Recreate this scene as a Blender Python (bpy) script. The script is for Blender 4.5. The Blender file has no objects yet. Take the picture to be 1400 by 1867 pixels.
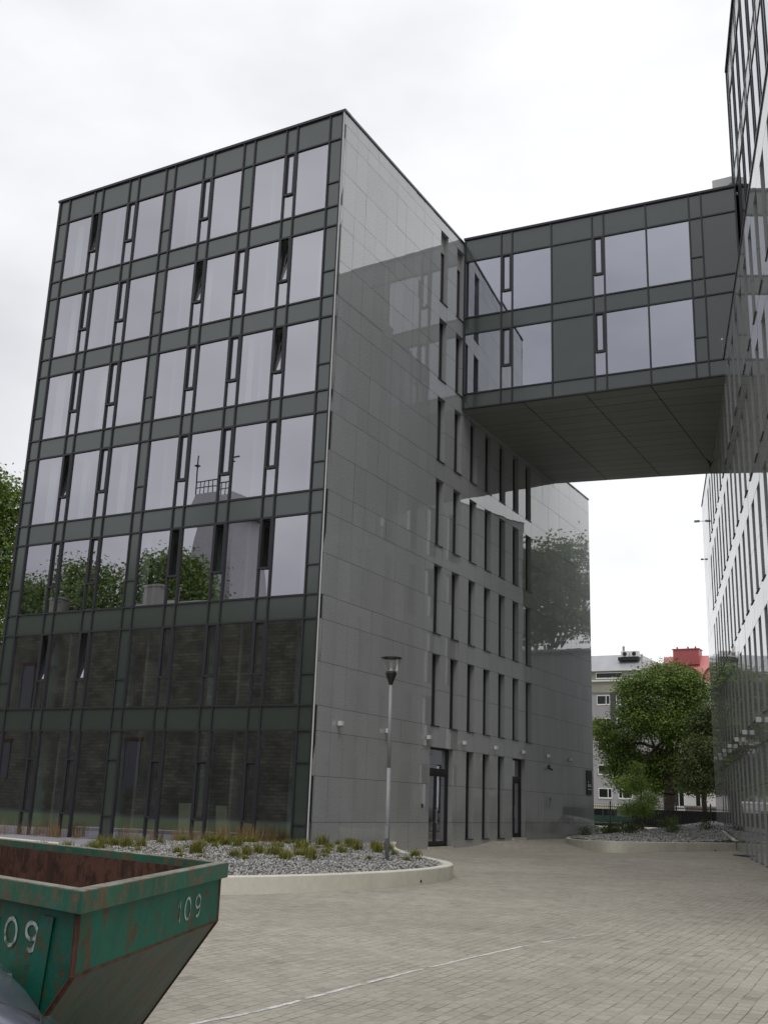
import bpy, bmesh, math, random
import numpy as np
from mathutils import Matrix, Vector
random.seed(7); rng=np.random.default_rng(11)
D=bpy.data; S=bpy.context.scene; COL=S.collection
R=math.radians
# ------------------------------------------------------------------ camera
cam=D.cameras.new('camera'); co=D.objects.new('camera',cam); COL.objects.link(co); S.camera=co
cr=Vector((0.87798,0.477485,0.034047)); cu=Vector((0.098321,-0.249481,0.963376)); cf=Vector((-0.468492,0.842477,0.265986))
M=Matrix((cr,cu,-cf)).transposed().to_4x4(); M.translation=Vector((18.26689,-28.79889,1.44894)); co.matrix_world=M
cam.sensor_fit='VERTICAL'; cam.sensor_height=36; cam.lens=1921.99/1867*36; cam.clip_start=.05; cam.clip_end=3000
# ------------------------------------------------------------------ world: thick bright overcast over a faint real sky
SUN_EL,SUN_AZ=R(60),R(150)
w=D.worlds.new('World'); S.world=w; w.use_nodes=True; nt=w.node_tree; nt.nodes.clear()
def wn(t,**k):
    n=nt.nodes.new(t)
    for a,b in k.items(): setattr(n,a,b)
    return n
def math_(nt,op,a,b=None,clamp=False):
    n=nt.nodes.new('ShaderNodeMath'); n.operation=op; n.use_clamp=clamp
    for i,v in enumerate((a,b)):
        if v is None: continue
        if isinstance(v,(int,float)): n.inputs[i].default_value=v
        else: nt.links.new(v,n.inputs[i])
    return n.outputs[0]
out=wn('ShaderNodeOutputWorld'); bg=wn('ShaderNodeBackground'); bg.inputs[1].default_value=.1
sky=wn('ShaderNodeTexSky',sky_type='NISHITA',sun_disc=False); sky.sun_elevation=SUN_EL; sky.sun_rotation=SUN_AZ
tc=wn('ShaderNodeTexCoord'); mp=wn('ShaderNodeMapping'); mp.inputs['Scale'].default_value=(1.2,1.2,2.6)
n1=wn('ShaderNodeTexNoise'); n1.inputs['Scale'].default_value=2.1; n1.inputs['Detail'].default_value=5; n1.inputs['Roughness'].default_value=.48
nt.links.new(tc.outputs['Generated'],mp.inputs[0]); nt.links.new(mp.outputs[0],n1.inputs['Vector'])
# the cloud deck is thinner (brighter) towards the north-east, thicker low in the south
def dotv(v):
    vm=wn('ShaderNodeVectorMath',operation='DOT_PRODUCT'); nt.links.new(tc.outputs['Generated'],vm.inputs[0]); vm.inputs[1].default_value=v; return vm.outputs['Value']
d_=dotv((.35,.80,.48)); z_=dotv((0,0,1))
front=math_(nt,'MULTIPLY',math_(nt,'MAXIMUM',d_,0),.58)
back=math_(nt,'MULTIPLY',math_(nt,'MULTIPLY',math_(nt,'SUBTRACT',z_,.33),.8),math_(nt,'MAXIMUM',math_(nt,'MULTIPLY',d_,-1.5),0))
cl=math_(nt,'MULTIPLY',math_(nt,'SUBTRACT',n1.outputs['Fac'],.5),.95)
val=math_(nt,'ADD',math_(nt,'ADD',front,back),math_(nt,'ADD',cl,.62)); val=math_(nt,'MAXIMUM',val,.3); val=math_(nt,'MULTIPLY',val,10)
comb=wn('ShaderNodeCombineXYZ'); nt.links.new(math_(nt,'MULTIPLY',val,.985),comb.inputs[0]); nt.links.new(math_(nt,'MULTIPLY',val,.99),comb.inputs[1]); nt.links.new(math_(nt,'ADD',math_(nt,'MULTIPLY',val,.96),.55),comb.inputs[2])
mx=wn('ShaderNodeMix',data_type='RGBA'); mx.inputs[0].default_value=.96
nt.links.new(sky.outputs[0],mx.inputs[6]); nt.links.new(comb.outputs[0],mx.inputs[7]); nt.links.new(mx.outputs[2],bg.inputs[0]); nt.links.new(bg.outputs[0],out.inputs[0])
sl=D.lights.new('sun','SUN'); sl.energy=1.3; sl.angle=R(35); sl.color=(1,.97,.92); so=D.objects.new('sun',sl); COL.objects.link(so)
so.rotation_euler=(math.pi/2-SUN_EL,0,math.pi-SUN_AZ+0); so.location=(20,-20,60)
S.view_settings.view_transform='Standard'; S.view_settings.look='None'; S.view_settings.exposure=0; S.view_settings.gamma=1
S.render.engine='CYCLES'; S.cycles.max_bounces=8; S.cycles.transparent_max_bounces=16
# ------------------------------------------------------------------ materials
def mat(name,base=(.5,.5,.5),rough=.6,metal=0,ior=1.45,var=0,noise=None,bump=None,island=0,emis=None,spec=None):
    """procedural principled: base colour + noise mottling (scale,amount) + per-piece variation + bump (scale,strength)"""
    m=D.materials.new(name); m.use_nodes=True; t=m.node_tree; p=t.nodes['Principled BSDF']
    p.inputs['Roughness'].default_value=rough; p.inputs['Metallic'].default_value=metal; p.inputs['IOR'].default_value=ior
    if spec is not None: p.inputs['Specular IOR Level'].default_value=spec
    col=t.nodes.new('ShaderNodeRGB'); col.outputs[0].default_value=(*base,1); src=col.outputs[0]
    tcn=t.nodes.new('ShaderNodeTexCoord')
    def mulv(src,fac):
        h=t.nodes.new('ShaderNodeHueSaturation'); t.links.new(src,h.inputs['Color']); t.links.new(fac,h.inputs['Value']); return h.outputs[0]
    for (sc,am) in (noise or []):
        nz=t.nodes.new('ShaderNodeTexNoise'); nz.inputs['Scale'].default_value=sc; nz.inputs['Detail'].default_value=4
        t.links.new(tcn.outputs['Object'],nz.inputs['Vector'])
        f=math_(t,'ADD',math_(t,'MULTIPLY',math_(t,'SUBTRACT',nz.outputs['Fac'],.5),2*am),1); src=mulv(src,f)
    if island:
        g=t.nodes.new('ShaderNodeNewGeometry'); f=math_(t,'ADD',math_(t,'MULTIPLY',g.outputs['Random Per Island'],island),1-island/2); src=mulv(src,f)
    t.links.new(src,p.inputs['Base Color'])
    if bump:
        nz=t.nodes.new('ShaderNodeTexNoise'); nz.inputs['Scale'].default_value=bump[0]; nz.inputs['Detail'].default_value=3
        t.links.new(tcn.outputs['Object'],nz.inputs['Vector']); bp=t.nodes.new('ShaderNodeBump'); bp.inputs['Strength'].default_value=bump[1]; bp.inputs['Distance'].default_value=bump[2] if len(bump)>2 else .05
        t.links.new(nz.outputs['Fac'],bp.inputs['Height']); t.links.new(bp.outputs[0],p.inputs['Normal'])
    m['_src']=0
    return m
def glass(name,refl=.50,tint=(.50,.56,.54),gcol=(.92,.91,.98),wave=.0006,rough=.0):
    """coated solar glass: strong mirror part plus tinted see-through part"""
    m=D.materials.new(name); m.use_nodes=True; t=m.node_tree; t.nodes.clear()
    o=t.nodes.new('ShaderNodeOutputMaterial'); mi=t.nodes.new('ShaderNodeMixShader'); g=t.nodes.new('ShaderNodeBsdfGlossy'); tr=t.nodes.new('ShaderNodeBsdfTransparent')
    g.inputs['Color'].default_value=(*gcol,1); g.inputs['Roughness'].default_value=rough; tr.inputs[0].default_value=(*tint,1)
    f=t.nodes.new('ShaderNodeLayerWeight'); f.inputs[0].default_value=.5   # facing = 1-cos
    sch=math_(t,'POWER',f.outputs['Facing'],4.5)
    fac=math_(t,'ADD',math_(t,'MULTIPLY',sch,1-refl),refl,True); t.links.new(fac,mi.inputs[0])
    tcn=t.nodes.new('ShaderNodeTexCoord'); nz=t.nodes.new('ShaderNodeTexNoise'); nz.inputs['Scale'].default_value=.9; nz.inputs['Detail'].default_value=1
    t.links.new(tcn.outputs['Object'],nz.inputs['Vector']); bp=t.nodes.new('ShaderNodeBump'); bp.inputs['Strength'].default_value=1; bp.inputs['Distance'].default_value=wave
    t.links.new(nz.outputs['Fac'],bp.inputs['Height']); t.links.new(bp.outputs[0],g.inputs['Normal'])
    t.links.new(tr.outputs[0],mi.inputs[1]); t.links.new(g.outputs[0],mi.inputs[2]); t.links.new(mi.outputs[0],o.inputs[0]); return m
MT={}
MT['granite']=mat('granite_polished',(.42,.435,.44),.018,ior=2.05,noise=[(24,.55),(.35,.08)],island=.09)
MT['granite2']=mat('granite_polished_light',(.44,.45,.445),.025,ior=1.8,noise=[(38,.35),(.35,.08)],island=.08)
MT['jamb']=mat('granite_honed',(.32,.325,.325),.4,ior=1.5,noise=[(38,.3)])
MT['joint']=mat('joint_dark',(.03,.03,.03),.9)
MT['metal']=mat('anodised_dark',(.028,.028,.034),.42,ior=1.5,noise=[(9,.15)])
MT['metal2']=mat('cap_dark',(.035,.033,.05),.35,ior=1.5)
MT['spandrel']=mat('spandrel_glass',(.050,.064,.057),.16,ior=1.92,noise=[(1.2,.12)],island=.10)
MT['glass']=glass('solar_glass')
MT['glassb']=glass('solar_glass_bridge',.56,(.34,.38,.38),(.90,.92,1.0),.0006)
MT['glassu']=glass('solar_glass_upper',.22,(.2,.22,.22),(.95,.96,1),.0006)
MT['plaster']=mat('interior_plaster',(.42,.43,.40),.8,noise=[(3,.08)])
MT['floor']=mat('interior_floor',(.22,.22,.21),.6)
MT['soffit']=mat('soffit_panel',(.27,.28,.255),.45,noise=[(2,.1)],island=.14)
MT['roof']=mat('roof_felt',(.09,.09,.09),.9,noise=[(4,.2)])
MT['conc']=mat('kerb_concrete',(.66,.645,.55),.85,noise=[(1.3,.20),(7,.12),(40,.12)],bump=(60,.3,.01))
MT['white']=mat('white_paint',(.72,.72,.70),.45,noise=[(12,.06)])
MT['grey']=mat('galvanised',(.30,.31,.32),.6,metal=.1,noise=[(14,.14)])
MT['black']=mat('black_plastic',(.02,.02,.02),.4)
MT['bark']=mat('bark',(.055,.042,.032),.9,noise=[(6,.5)],bump=(14,.8,.05))
def leafmat(name,c,isl=.9,yel=0.0):
    m=D.materials.new(name); m.use_nodes=True; t=m.node_tree; p=t.nodes['Principled BSDF']; p.inputs['Roughness'].default_value=.55
    g=t.nodes.new('ShaderNodeNewGeometry'); r=t.nodes.new('ShaderNodeValToRGB'); e=r.color_ramp.elements
    e[0].color=(c[0]*.45,c[1]*.5,c[2]*.5,1); e[1].color=(c[0]*1.9+yel,c[1]*1.55,c[2]*1.1,1); t.links.new(g.outputs['Random Per Island'],r.inputs[0])
    tcn=t.nodes.new('ShaderNodeTexCoord'); nz=t.nodes.new('ShaderNodeTexNoise'); nz.inputs['Scale'].default_value=.9; t.links.new(tcn.outputs['Object'],nz.inputs['Vector'])
    h=t.nodes.new('ShaderNodeHueSaturation'); t.links.new(r.outputs[0],h.inputs['Color']); t.links.new(math_(t,'ADD',math_(t,'MULTIPLY',nz.outputs['Fac'],1.2),.4),h.inputs['Value'])
    t.links.new(h.outputs[0],p.inputs['Base Color'])
    tl=t.nodes.new('ShaderNodeBsdfTranslucent'); t.links.new(h.outputs[0],tl.inputs[0]); mi=t.nodes.new('ShaderNodeMixShader'); mi.inputs[0].default_value=.3
    t.links.new(p.outputs[0],mi.inputs[1]); t.links.new(tl.outputs[0],mi.inputs[2]); t.links.new(mi.outputs[0],t.nodes['Material Output'].inputs[0]); return m
MT['leaf']=leafmat('linden_leaf',(.10,.18,.034)); MT['leaf2']=leafmat('light_leaf',(.12,.21,.028)); MT['leaf3']=leafmat('dark_leaf',(.06,.095,.026))
MT['grass']=leafmat('grass_blade',(.19,.215,.05)); MT['dry']=leafmat('dry_grass',(.25,.19,.09))
# pavers ------------------------------------------------------------
def pavers():
    m=D.materials.new('block_paving'); m.use_nodes=True; t=m.node_tree; p=t.nodes['Principled BSDF']
    tcn=t.nodes.new('ShaderNodeTexCoord'); mpn=t.nodes.new('ShaderNodeMapping'); mpn.inputs['Rotation'].default_value=(0,0,R(90-3)); t.links.new(tcn.outputs['Object'],mpn.inputs[0])
    wz=t.nodes.new('ShaderNodeTexNoise'); wz.inputs['Scale'].default_value=.35; t.links.new(mpn.outputs[0],wz.inputs['Vector'])
    va=t.nodes.new('ShaderNodeVectorMath'); va.operation='MULTIPLY_ADD'; va.inputs[1].default_value=(.25,.25,0); t.links.new(wz.outputs['Color'],va.inputs[0]); t.links.new(mpn.outputs[0],va.inputs[2])
    br=t.nodes.new('ShaderNodeTexBrick'); t.links.new(va.outputs[0],br.inputs['Vector'])
    br.offset=.5; br.inputs['Scale'].default_value=1; br.inputs['Brick Width'].default_value=.20; br.inputs['Row Height'].default_value=.128; br.inputs['Mortar Size'].default_value=.0065; br.inputs['Mortar Smooth'].default_value=.4; br.inputs['Bias'].default_value=0
    br.inputs['Color1'].default_value=(.0,.0,.0,1); br.inputs['Color2'].default_value=(1,1,1,1); br.inputs['Mortar'].default_value=(.5,.5,.5,1)
    ra=t.nodes.new('ShaderNodeValToRGB'); e=ra.color_ramp.elements; e[0].position=.0; e[0].color=(.26,.243,.208,1); e[1].position=1; e[1].color=(.395,.365,.305,1)
    x=ra.color_ramp.elements.new(.035); x.color=(.33,.308,.26,1); x=ra.color_ramp.elements.new(.5); x.color=(.36,.335,.28,1)
    t.links.new(br.outputs['Color'],ra.inputs[0])
    src=ra.outputs[0]
    for sc,am in ((.22,.30),(1.4,.20),(25,.28)):
        nz=t.nodes.new('ShaderNodeTexNoise'); nz.inputs['Scale'].default_value=sc; nz.inputs['Detail'].default_value=5; t.links.new(tcn.outputs['Object'],nz.inputs['Vector'])
        h=t.nodes.new('ShaderNodeHueSaturation'); t.links.new(src,h.inputs['Color']); t.links.new(math_(t,'ADD',math_(t,'MULTIPLY',math_(t,'SUBTRACT',nz.outputs['Fac'],.5),2*am),1),h.inputs['Value']); src=h.outputs[0]
    # damp / oil darkened patches
    nz=t.nodes.new('ShaderNodeTexNoise'); nz.inputs['Scale'].default_value=1.3; nz.inputs['Detail'].default_value=8; nz.inputs['Roughness'].default_value=.66; t.links.new(tcn.outputs['Object'],nz.inputs['Vector'])
    st=math_(t,'MULTIPLY',math_(t,'SUBTRACT',nz.outputs['Fac'],.625),7,True)
    mixs=t.nodes.new('ShaderNodeMix'); mixs.data_type='RGBA'; t.links.new(math_(t,'MULTIPLY',st,.7),mixs.inputs[0]); t.links.new(src,mixs.inputs[6]); mixs.inputs[7].default_value=(.13,.12,.10,1); src=mixs.outputs[2]
    mm=t.nodes.new('ShaderNodeMix'); mm.data_type='RGBA'; jn=t.nodes.new('ShaderNodeTexNoise'); jn.inputs['Scale'].default_value=3.2; jn.inputs['Detail'].default_value=4; t.links.new(tcn.outputs['Object'],jn.inputs['Vector'])
    jf=math_(t,'MULTIPLY',math_(t,'SUBTRACT',jn.outputs['Fac'],.36),4.2,True); t.links.new(math_(t,'MULTIPLY',math_(t,'MULTIPLY',br.outputs['Fac'],jf),.72),mm.inputs[0]); t.links.new(src,mm.inputs[6]); mm.inputs[7].default_value=(.07,.062,.05,1)
    t.links.new(mm.outputs[2],p.inputs['Base Color']); p.inputs['Roughness'].default_value=.82
    bp=t.nodes.new('ShaderNodeBump'); bp.invert=True; bp.inputs['Strength'].default_value=.6; bp.inputs['Distance'].default_value=.01; t.links.new(br.outputs['Fac'],bp.inputs['Height']); t.links.new(bp.outputs[0],p.inputs['Normal'])
    return m
MT['paver']=pavers()
def brickmat(name,c1,c2,mortar,bw,rh,ms=.02,rot=None,rough=.9):
    m=D.materials.new(name); m.use_nodes=True; t=m.node_tree; p=t.nodes['Principled BSDF']; p.inputs['Roughness'].default_value=rough
    tcn=t.nodes.new('ShaderNodeTexCoord'); mpn=t.nodes.new('ShaderNodeMapping'); mpn.inputs['Rotation'].default_value=rot or (R(90),0,0); t.links.new(tcn.outputs['Object'],mpn.inputs[0])
    br=t.nodes.new('ShaderNodeTexBrick'); t.links.new(mpn.outputs[0],br.inputs['Vector']); br.inputs['Scale'].default_value=1
    br.inputs['Brick Width'].default_value=bw; br.inputs['Row Height'].default_value=rh; br.inputs['Mortar Size'].default_value=ms
    br.inputs['Color1'].default_value=(*c1,1); br.inputs['Color2'].default_value=(*c2,1); br.inputs['Mortar'].default_value=(*mortar,1)
    nz=t.nodes.new('ShaderNodeTexNoise'); nz.inputs['Scale'].default_value=.5; nz.inputs['Detail'].default_value=6; t.links.new(tcn.outputs['Object'],nz.inputs['Vector'])
    h=t.nodes.new('ShaderNodeHueSaturation'); t.links.new(br.outputs[0],h.inputs['Color']); t.links.new(math_(t,'ADD',math_(t,'MULTIPLY',nz.outputs['Fac'],2.4),-.2),h.inputs['Value']); t.links.new(h.outputs[0],p.inputs['Base Color']); return m
def rustpaint(name,paint,rust,thr=.58,rough=.55):
    m=D.materials.new(name); m.use_nodes=True; t=m.node_tree; p=t.nodes['Principled BSDF']; p.inputs['Roughness'].default_value=rough; p.inputs['Specular IOR Level'].default_value=.3
    tcn=t.nodes.new('ShaderNodeTexCoord')
    def nz(sc,det,scale=None):
        n=t.nodes.new('ShaderNodeTexNoise'); n.inputs['Scale'].default_value=sc; n.inputs['Detail'].default_value=det; n.inputs['Roughness'].default_value=.65
        if scale:
            mp_=t.nodes.new('ShaderNodeMapping'); mp_.inputs['Scale'].default_value=scale; t.links.new(tcn.outputs['Object'],mp_.inputs[0]); t.links.new(mp_.outputs[0],n.inputs['Vector'])
        else: t.links.new(tcn.outputs['Object'],n.inputs['Vector'])
        return n.outputs['Fac']
    a=math_(t,'MULTIPLY',math_(t,'SUBTRACT',nz(8.5,9),thr+.015),11,True); b=math_(t,'MULTIPLY',math_(t,'SUBTRACT',nz(9,5,(1,1,.16)),thr+.03),9,True)
    c=math_(t,'MULTIPLY',math_(t,'SUBTRACT',nz(34,6,(1,1,.35)),thr+.045),12,True)
    f=math_(t,'MAXIMUM',math_(t,'MAXIMUM',a,b),c)
    pc=t.nodes.new('ShaderNodeRGB'); pc.outputs[0].default_value=(*paint,1)
    h=t.nodes.new('ShaderNodeHueSaturation'); t.links.new(pc.outputs[0],h.inputs['Color']); t.links.new(math_(t,'ADD',math_(t,'MULTIPLY',nz(2.2,5),1.3),.35),h.inputs['Value'])
    rr=t.nodes.new('ShaderNodeValToRGB'); rr.color_ramp.elements[0].color=(*[v*.35 for v in rust],1); rr.color_ramp.elements[1].color=(*[v*1.5 for v in rust],1); t.links.new(nz(14,6),rr.inputs[0])
    mm=t.nodes.new('ShaderNodeMix'); mm.data_type='RGBA'; t.links.new(math_(t,'MULTIPLY',f,.85),mm.inputs[0]); t.links.new(h.outputs[0],mm.inputs[6]); t.links.new(rr.outputs[0],mm.inputs[7]); t.links.new(mm.outputs[2],p.inputs['Base Color'])
    bp=t.nodes.new('ShaderNodeBump'); bp.inputs['Strength'].default_value=.8; bp.inputs['Distance'].default_value=.03; t.links.new(math_(t,'ADD',nz(1.6,2),math_(t,'MULTIPLY',nz(9,6),.25)),bp.inputs['Height']); t.links.new(bp.outputs[0],p.inputs['Normal']); return m
# ------------------------------------------------------------------ mesh helpers
class Fr:   # local frame on a vertical plane: u along, w outward, z up
    def __init__(s,O,U,N): s.O=Vector((O[0],O[1],0)); s.U=Vector((U[0],U[1],0)).normalized(); s.N=Vector((N[0],N[1],0)).normalized()
    def p(s,u,w,z): return s.O+s.U*u+s.N*w+Vector((0,0,z))
class MB:
    def __init__(s): s.v=[]; s.f=[]
    def quad(s,a,b,c,d):
        i=len(s.v); s.v+= [tuple(a),tuple(b),tuple(c),tuple(d)]; s.f.append((i,i+1,i+2,i+3))
    def poly(s,pts):
        i=len(s.v); s.v+=[tuple(p) for p in pts]; s.f.append(tuple(range(i,i+len(pts))))
    def box(s,x0,x1,y0,y1,z0,z1,fr=None):
        P=(lambda x,y,z: fr.p(x,y,z)) if fr else (lambda x,y,z:(x,y,z))
        i=len(s.v)
        s.v+=[tuple(P(x,y,z)) for z in (z0,z1) for (x,y) in ((x0,y0),(x1,y0),(x1,y1),(x0,y1))]
        for f in ((0,3,2,1),(4,5,6,7),(0,1,5,4),(1,2,6,5),(2,3,7,6),(3,0,4,7)): s.f.append(tuple(i+k for k in f))
    def tube(s,p0,p1,r0,r1=None,n=10,caps=True):
        r1=r0 if r1 is None else r1; p0=Vector(p0); p1=Vector(p1); d=(p1-p0).normalized()
        a=d.orthogonal().normalized(); b=d.cross(a); i=len(s.v)
        for (p,r) in ((p0,r0),(p1,r1)):
            for k in range(n):
                t=2*math.pi*k/n; s.v.append(tuple(p+(a*math.cos(t)+b*math.sin(t))*r))
        for k in range(n): s.f.append((i+k,i+(k+1)%n,i+n+(k+1)%n,i+n+k))
        if caps: s.f.append(tuple(i+k for k in range(n))[::-1]); s.f.append(tuple(i+n+k for k in range(n)))
    def lathe(s,c,prof,n=24):
        i=len(s.v); m=len(prof)
        for (r,z) in prof:
            for k in range(n):
                t=2*math.pi*k/n; s.v.append((c[0]+r*math.cos(t),c[1]+r*math.sin(t),c[2]+z))
        for j in range(m-1):
            for k in range(n): s.f.append((i+j*n+k,i+j*n+(k+1)%n,i+(j+1)*n+(k+1)%n,i+(j+1)*n+k))
    def prism(s,pts,z0,z1):   # pts ccw xy
        i=len(s.v); n=len(pts)
        zz0=z0 if callable(z0) else (lambda x,y:z0); zz1=z1 if callable(z1) else (lambda x,y:z1)
        s.v+=[(x,y,zz0(x,y)) for x,y in pts]+[(x,y,zz1(x,y)) for x,y in pts]
        for k in range(n): s.f.append((i+k,i+(k+1)%n,i+n+(k+1)%n,i+n+k))
        s.f.append(tuple(i+n+k for k in range(n))); s.f.append(tuple(i+k for k in range(n))[::-1])
    def build(s,name,m,parent=None,smooth=False,out=None):
        me=D.meshes.new(name); me.from_pydata(s.v,[],s.f); me.update()
        if out is not None:      # open sheets: face them all to the outside
            o_=Vector(out); fl=[p.index for p in me.polygons if p.normal.dot(o_)<0]
            if fl:
                bm=bmesh.new(); bm.from_mesh(me); bm.faces.ensure_lookup_table()
                for i in fl: bm.faces[i].normal_flip()
                bm.to_mesh(me); bm.free()
        elif len(s.f)>4:
            bm=bmesh.new(); bm.from_mesh(me); bmesh.ops.recalc_face_normals(bm,faces=bm.faces); bm.to_mesh(me); bm.free()
        if m is not None: me.materials.append(m if not isinstance(m,str) else MT[m])
        if smooth: me.polygons.foreach_set('use_smooth',[True]*len(me.polygons))
        o=D.objects.new(name,me); COL.objects.link(o)
        if parent is not None: o.parent=parent
        return o
def tag(o,label=None,cat=None,group=None,kind=None):
    if label: o['label']=label
    if cat: o['category']=cat
    if group: o['group']=group
    if kind: o['kind']=kind
    return o
def thing(name,label,cat,loc=(0,0,0),group=None,rot=0):
    o=D.objects.new(name,None); o.empty_display_size=.3; COL.objects.link(o); o.location=loc; o.rotation_euler=(0,0,rot); tag(o,label,cat,group); return o
def at_base(o,loc):   # give an assembled thing (world-space parts) its base as origin without moving the parts
    o.location=loc
    for c in o.children: c.matrix_parent_inverse=Matrix.Translation(-Vector(loc))
def copy_tree(o,parent=None):
    c=o.copy(); COL.objects.link(c)
    if parent is not None: c.parent=parent
    for k in list(o.children): copy_tree(k,c)
    return c
def np_mesh(name,V,F,m,parent=None):
    me=D.meshes.new(name); k=F.shape[1]
    me.vertices.add(len(V)); me.vertices.foreach_set('co',np.asarray(V,np.float32).ravel()); me.loops.add(F.size); me.polygons.add(len(F))
    me.loops.foreach_set('vertex_index',np.asarray(F,np.int32).ravel()); me.polygons.foreach_set('loop_start',np.arange(0,F.size,k,dtype=np.int32)); me.update(calc_edges=True); me.validate()
    me.materials.append(MT[m] if isinstance(m,str) else m); o=D.objects.new(name,me); COL.objects.link(o)
    if parent is not None: o.parent=parent
    return o
# ------------------------------------------------------------------ stone cladding made of real separate slabs
def reveal(fr,o,depth,zcuts,gap,rv=None):
    u0,u1,z0,z1=o; rv=rv or MB(); zs=[z0]+[z for z in zcuts if z0+.01<z<z1-.01]+[z1]
    for k in range(len(zs)-1):
        a,b=zs[k]+(gap if k else 0),zs[k+1]-(gap if k<len(zs)-2 else 0)
        for uu in (u0,u1): rv.quad(fr.p(uu,.0,a),fr.p(uu,-depth,a),fr.p(uu,-depth,b),fr.p(uu,.0,b))
    rv.quad(fr.p(u0,0,z1),fr.p(u1,0,z1),fr.p(u1,-depth,z1),fr.p(u0,-depth,z1)); rv.quad(fr.p(u0,0,z0),fr.p(u1,0,z0),fr.p(u1,-depth,z0),fr.p(u0,-depth,z0)); return rv
ZC=[.8,2.2]+[3.6*k+d for k in range(1,7) for d in (2.2,)]+[25.8]
ZCB=[.9,2.4]+[3.6*k+2.2 for k in range(1,6)]
def cladding(fr,ucuts,zcuts,openings,depth,parent,matn,gap=.006,tilt=.0015,ztop=None,names=('stone_cladding','joint_backing','window_reveals'),gu=.0025):
    ucuts=sorted(set(round(u,4) for u in ucuts)); zcuts=sorted(set(round(z,4) for z in zcuts))
    pan=MB(); bk=MB(); rv=MB()
    for i in range(len(ucuts)-1):
        for j in range(len(zcuts)-1):
            u0,u1,z0,z1=ucuts[i],ucuts[i+1],zcuts[j],zcuts[j+1]; um,zm=(u0+u1)/2,(z0+z1)/2
            if ztop and z1>ztop(um)+1e-3: continue
            if any(o[0]<um<o[1] and o[2]<zm<o[3] for o in openings): continue
            a,b,c=rng.normal(0,tilt,3)
            pan.quad(fr.p(u0+gu,a,z0+gap),fr.p(u1-gu,b,z0+gap),fr.p(u1-gu,b+c,z1-gap),fr.p(u0+gu,a+c,z1-gap))
            bk.quad(fr.p(u0,-.014,z0),fr.p(u1,-.014,z0),fr.p(u1,-.014,z1),fr.p(u0,-.014,z1))
    pan.build(names[0],matn,parent,out=fr.N); bk.build(names[1],'joint',parent,out=fr.N)
def slot_window(fr,o,depth,parent,sill=True,sub=True,mats=('metal','glass')):
    u0,u1,z0,z1=o; f=MB(); w0,w1=-depth-.02,-depth+.05; t=.05
    f.box(u0,u0+t,w0,w1,z0,z1,fr); f.box(u1-t,u1,w0,w1,z0,z1,fr); f.box(u0+t,u1-t,w0,w1,z0,z0+t,fr); f.box(u0+t,u1-t,w0,w1,z1-t,z1,fr)
    w_=f.build('window',mats[0],parent); reveal(fr,(u0,u1,z0,25.8 if z1>24 else z1),depth,ZC,.006).build('window_reveal','jamb',w_)
    g=MB(); g.quad(fr.p(u0+t,-depth,z0+t),fr.p(u1-t,-depth,z0+t),fr.p(u1-t,-depth,z1-t),fr.p(u0+t,-depth,z1-t)); g.build('window_pane',mats[1],w_,out=fr.N)
    if sill:
        s=MB(); s.box(u0-.01,u1+.01,-depth+.05,.035,z0-.02,z0+.015,fr); s.build('window_sill','metal',w_)
    return w_
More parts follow.
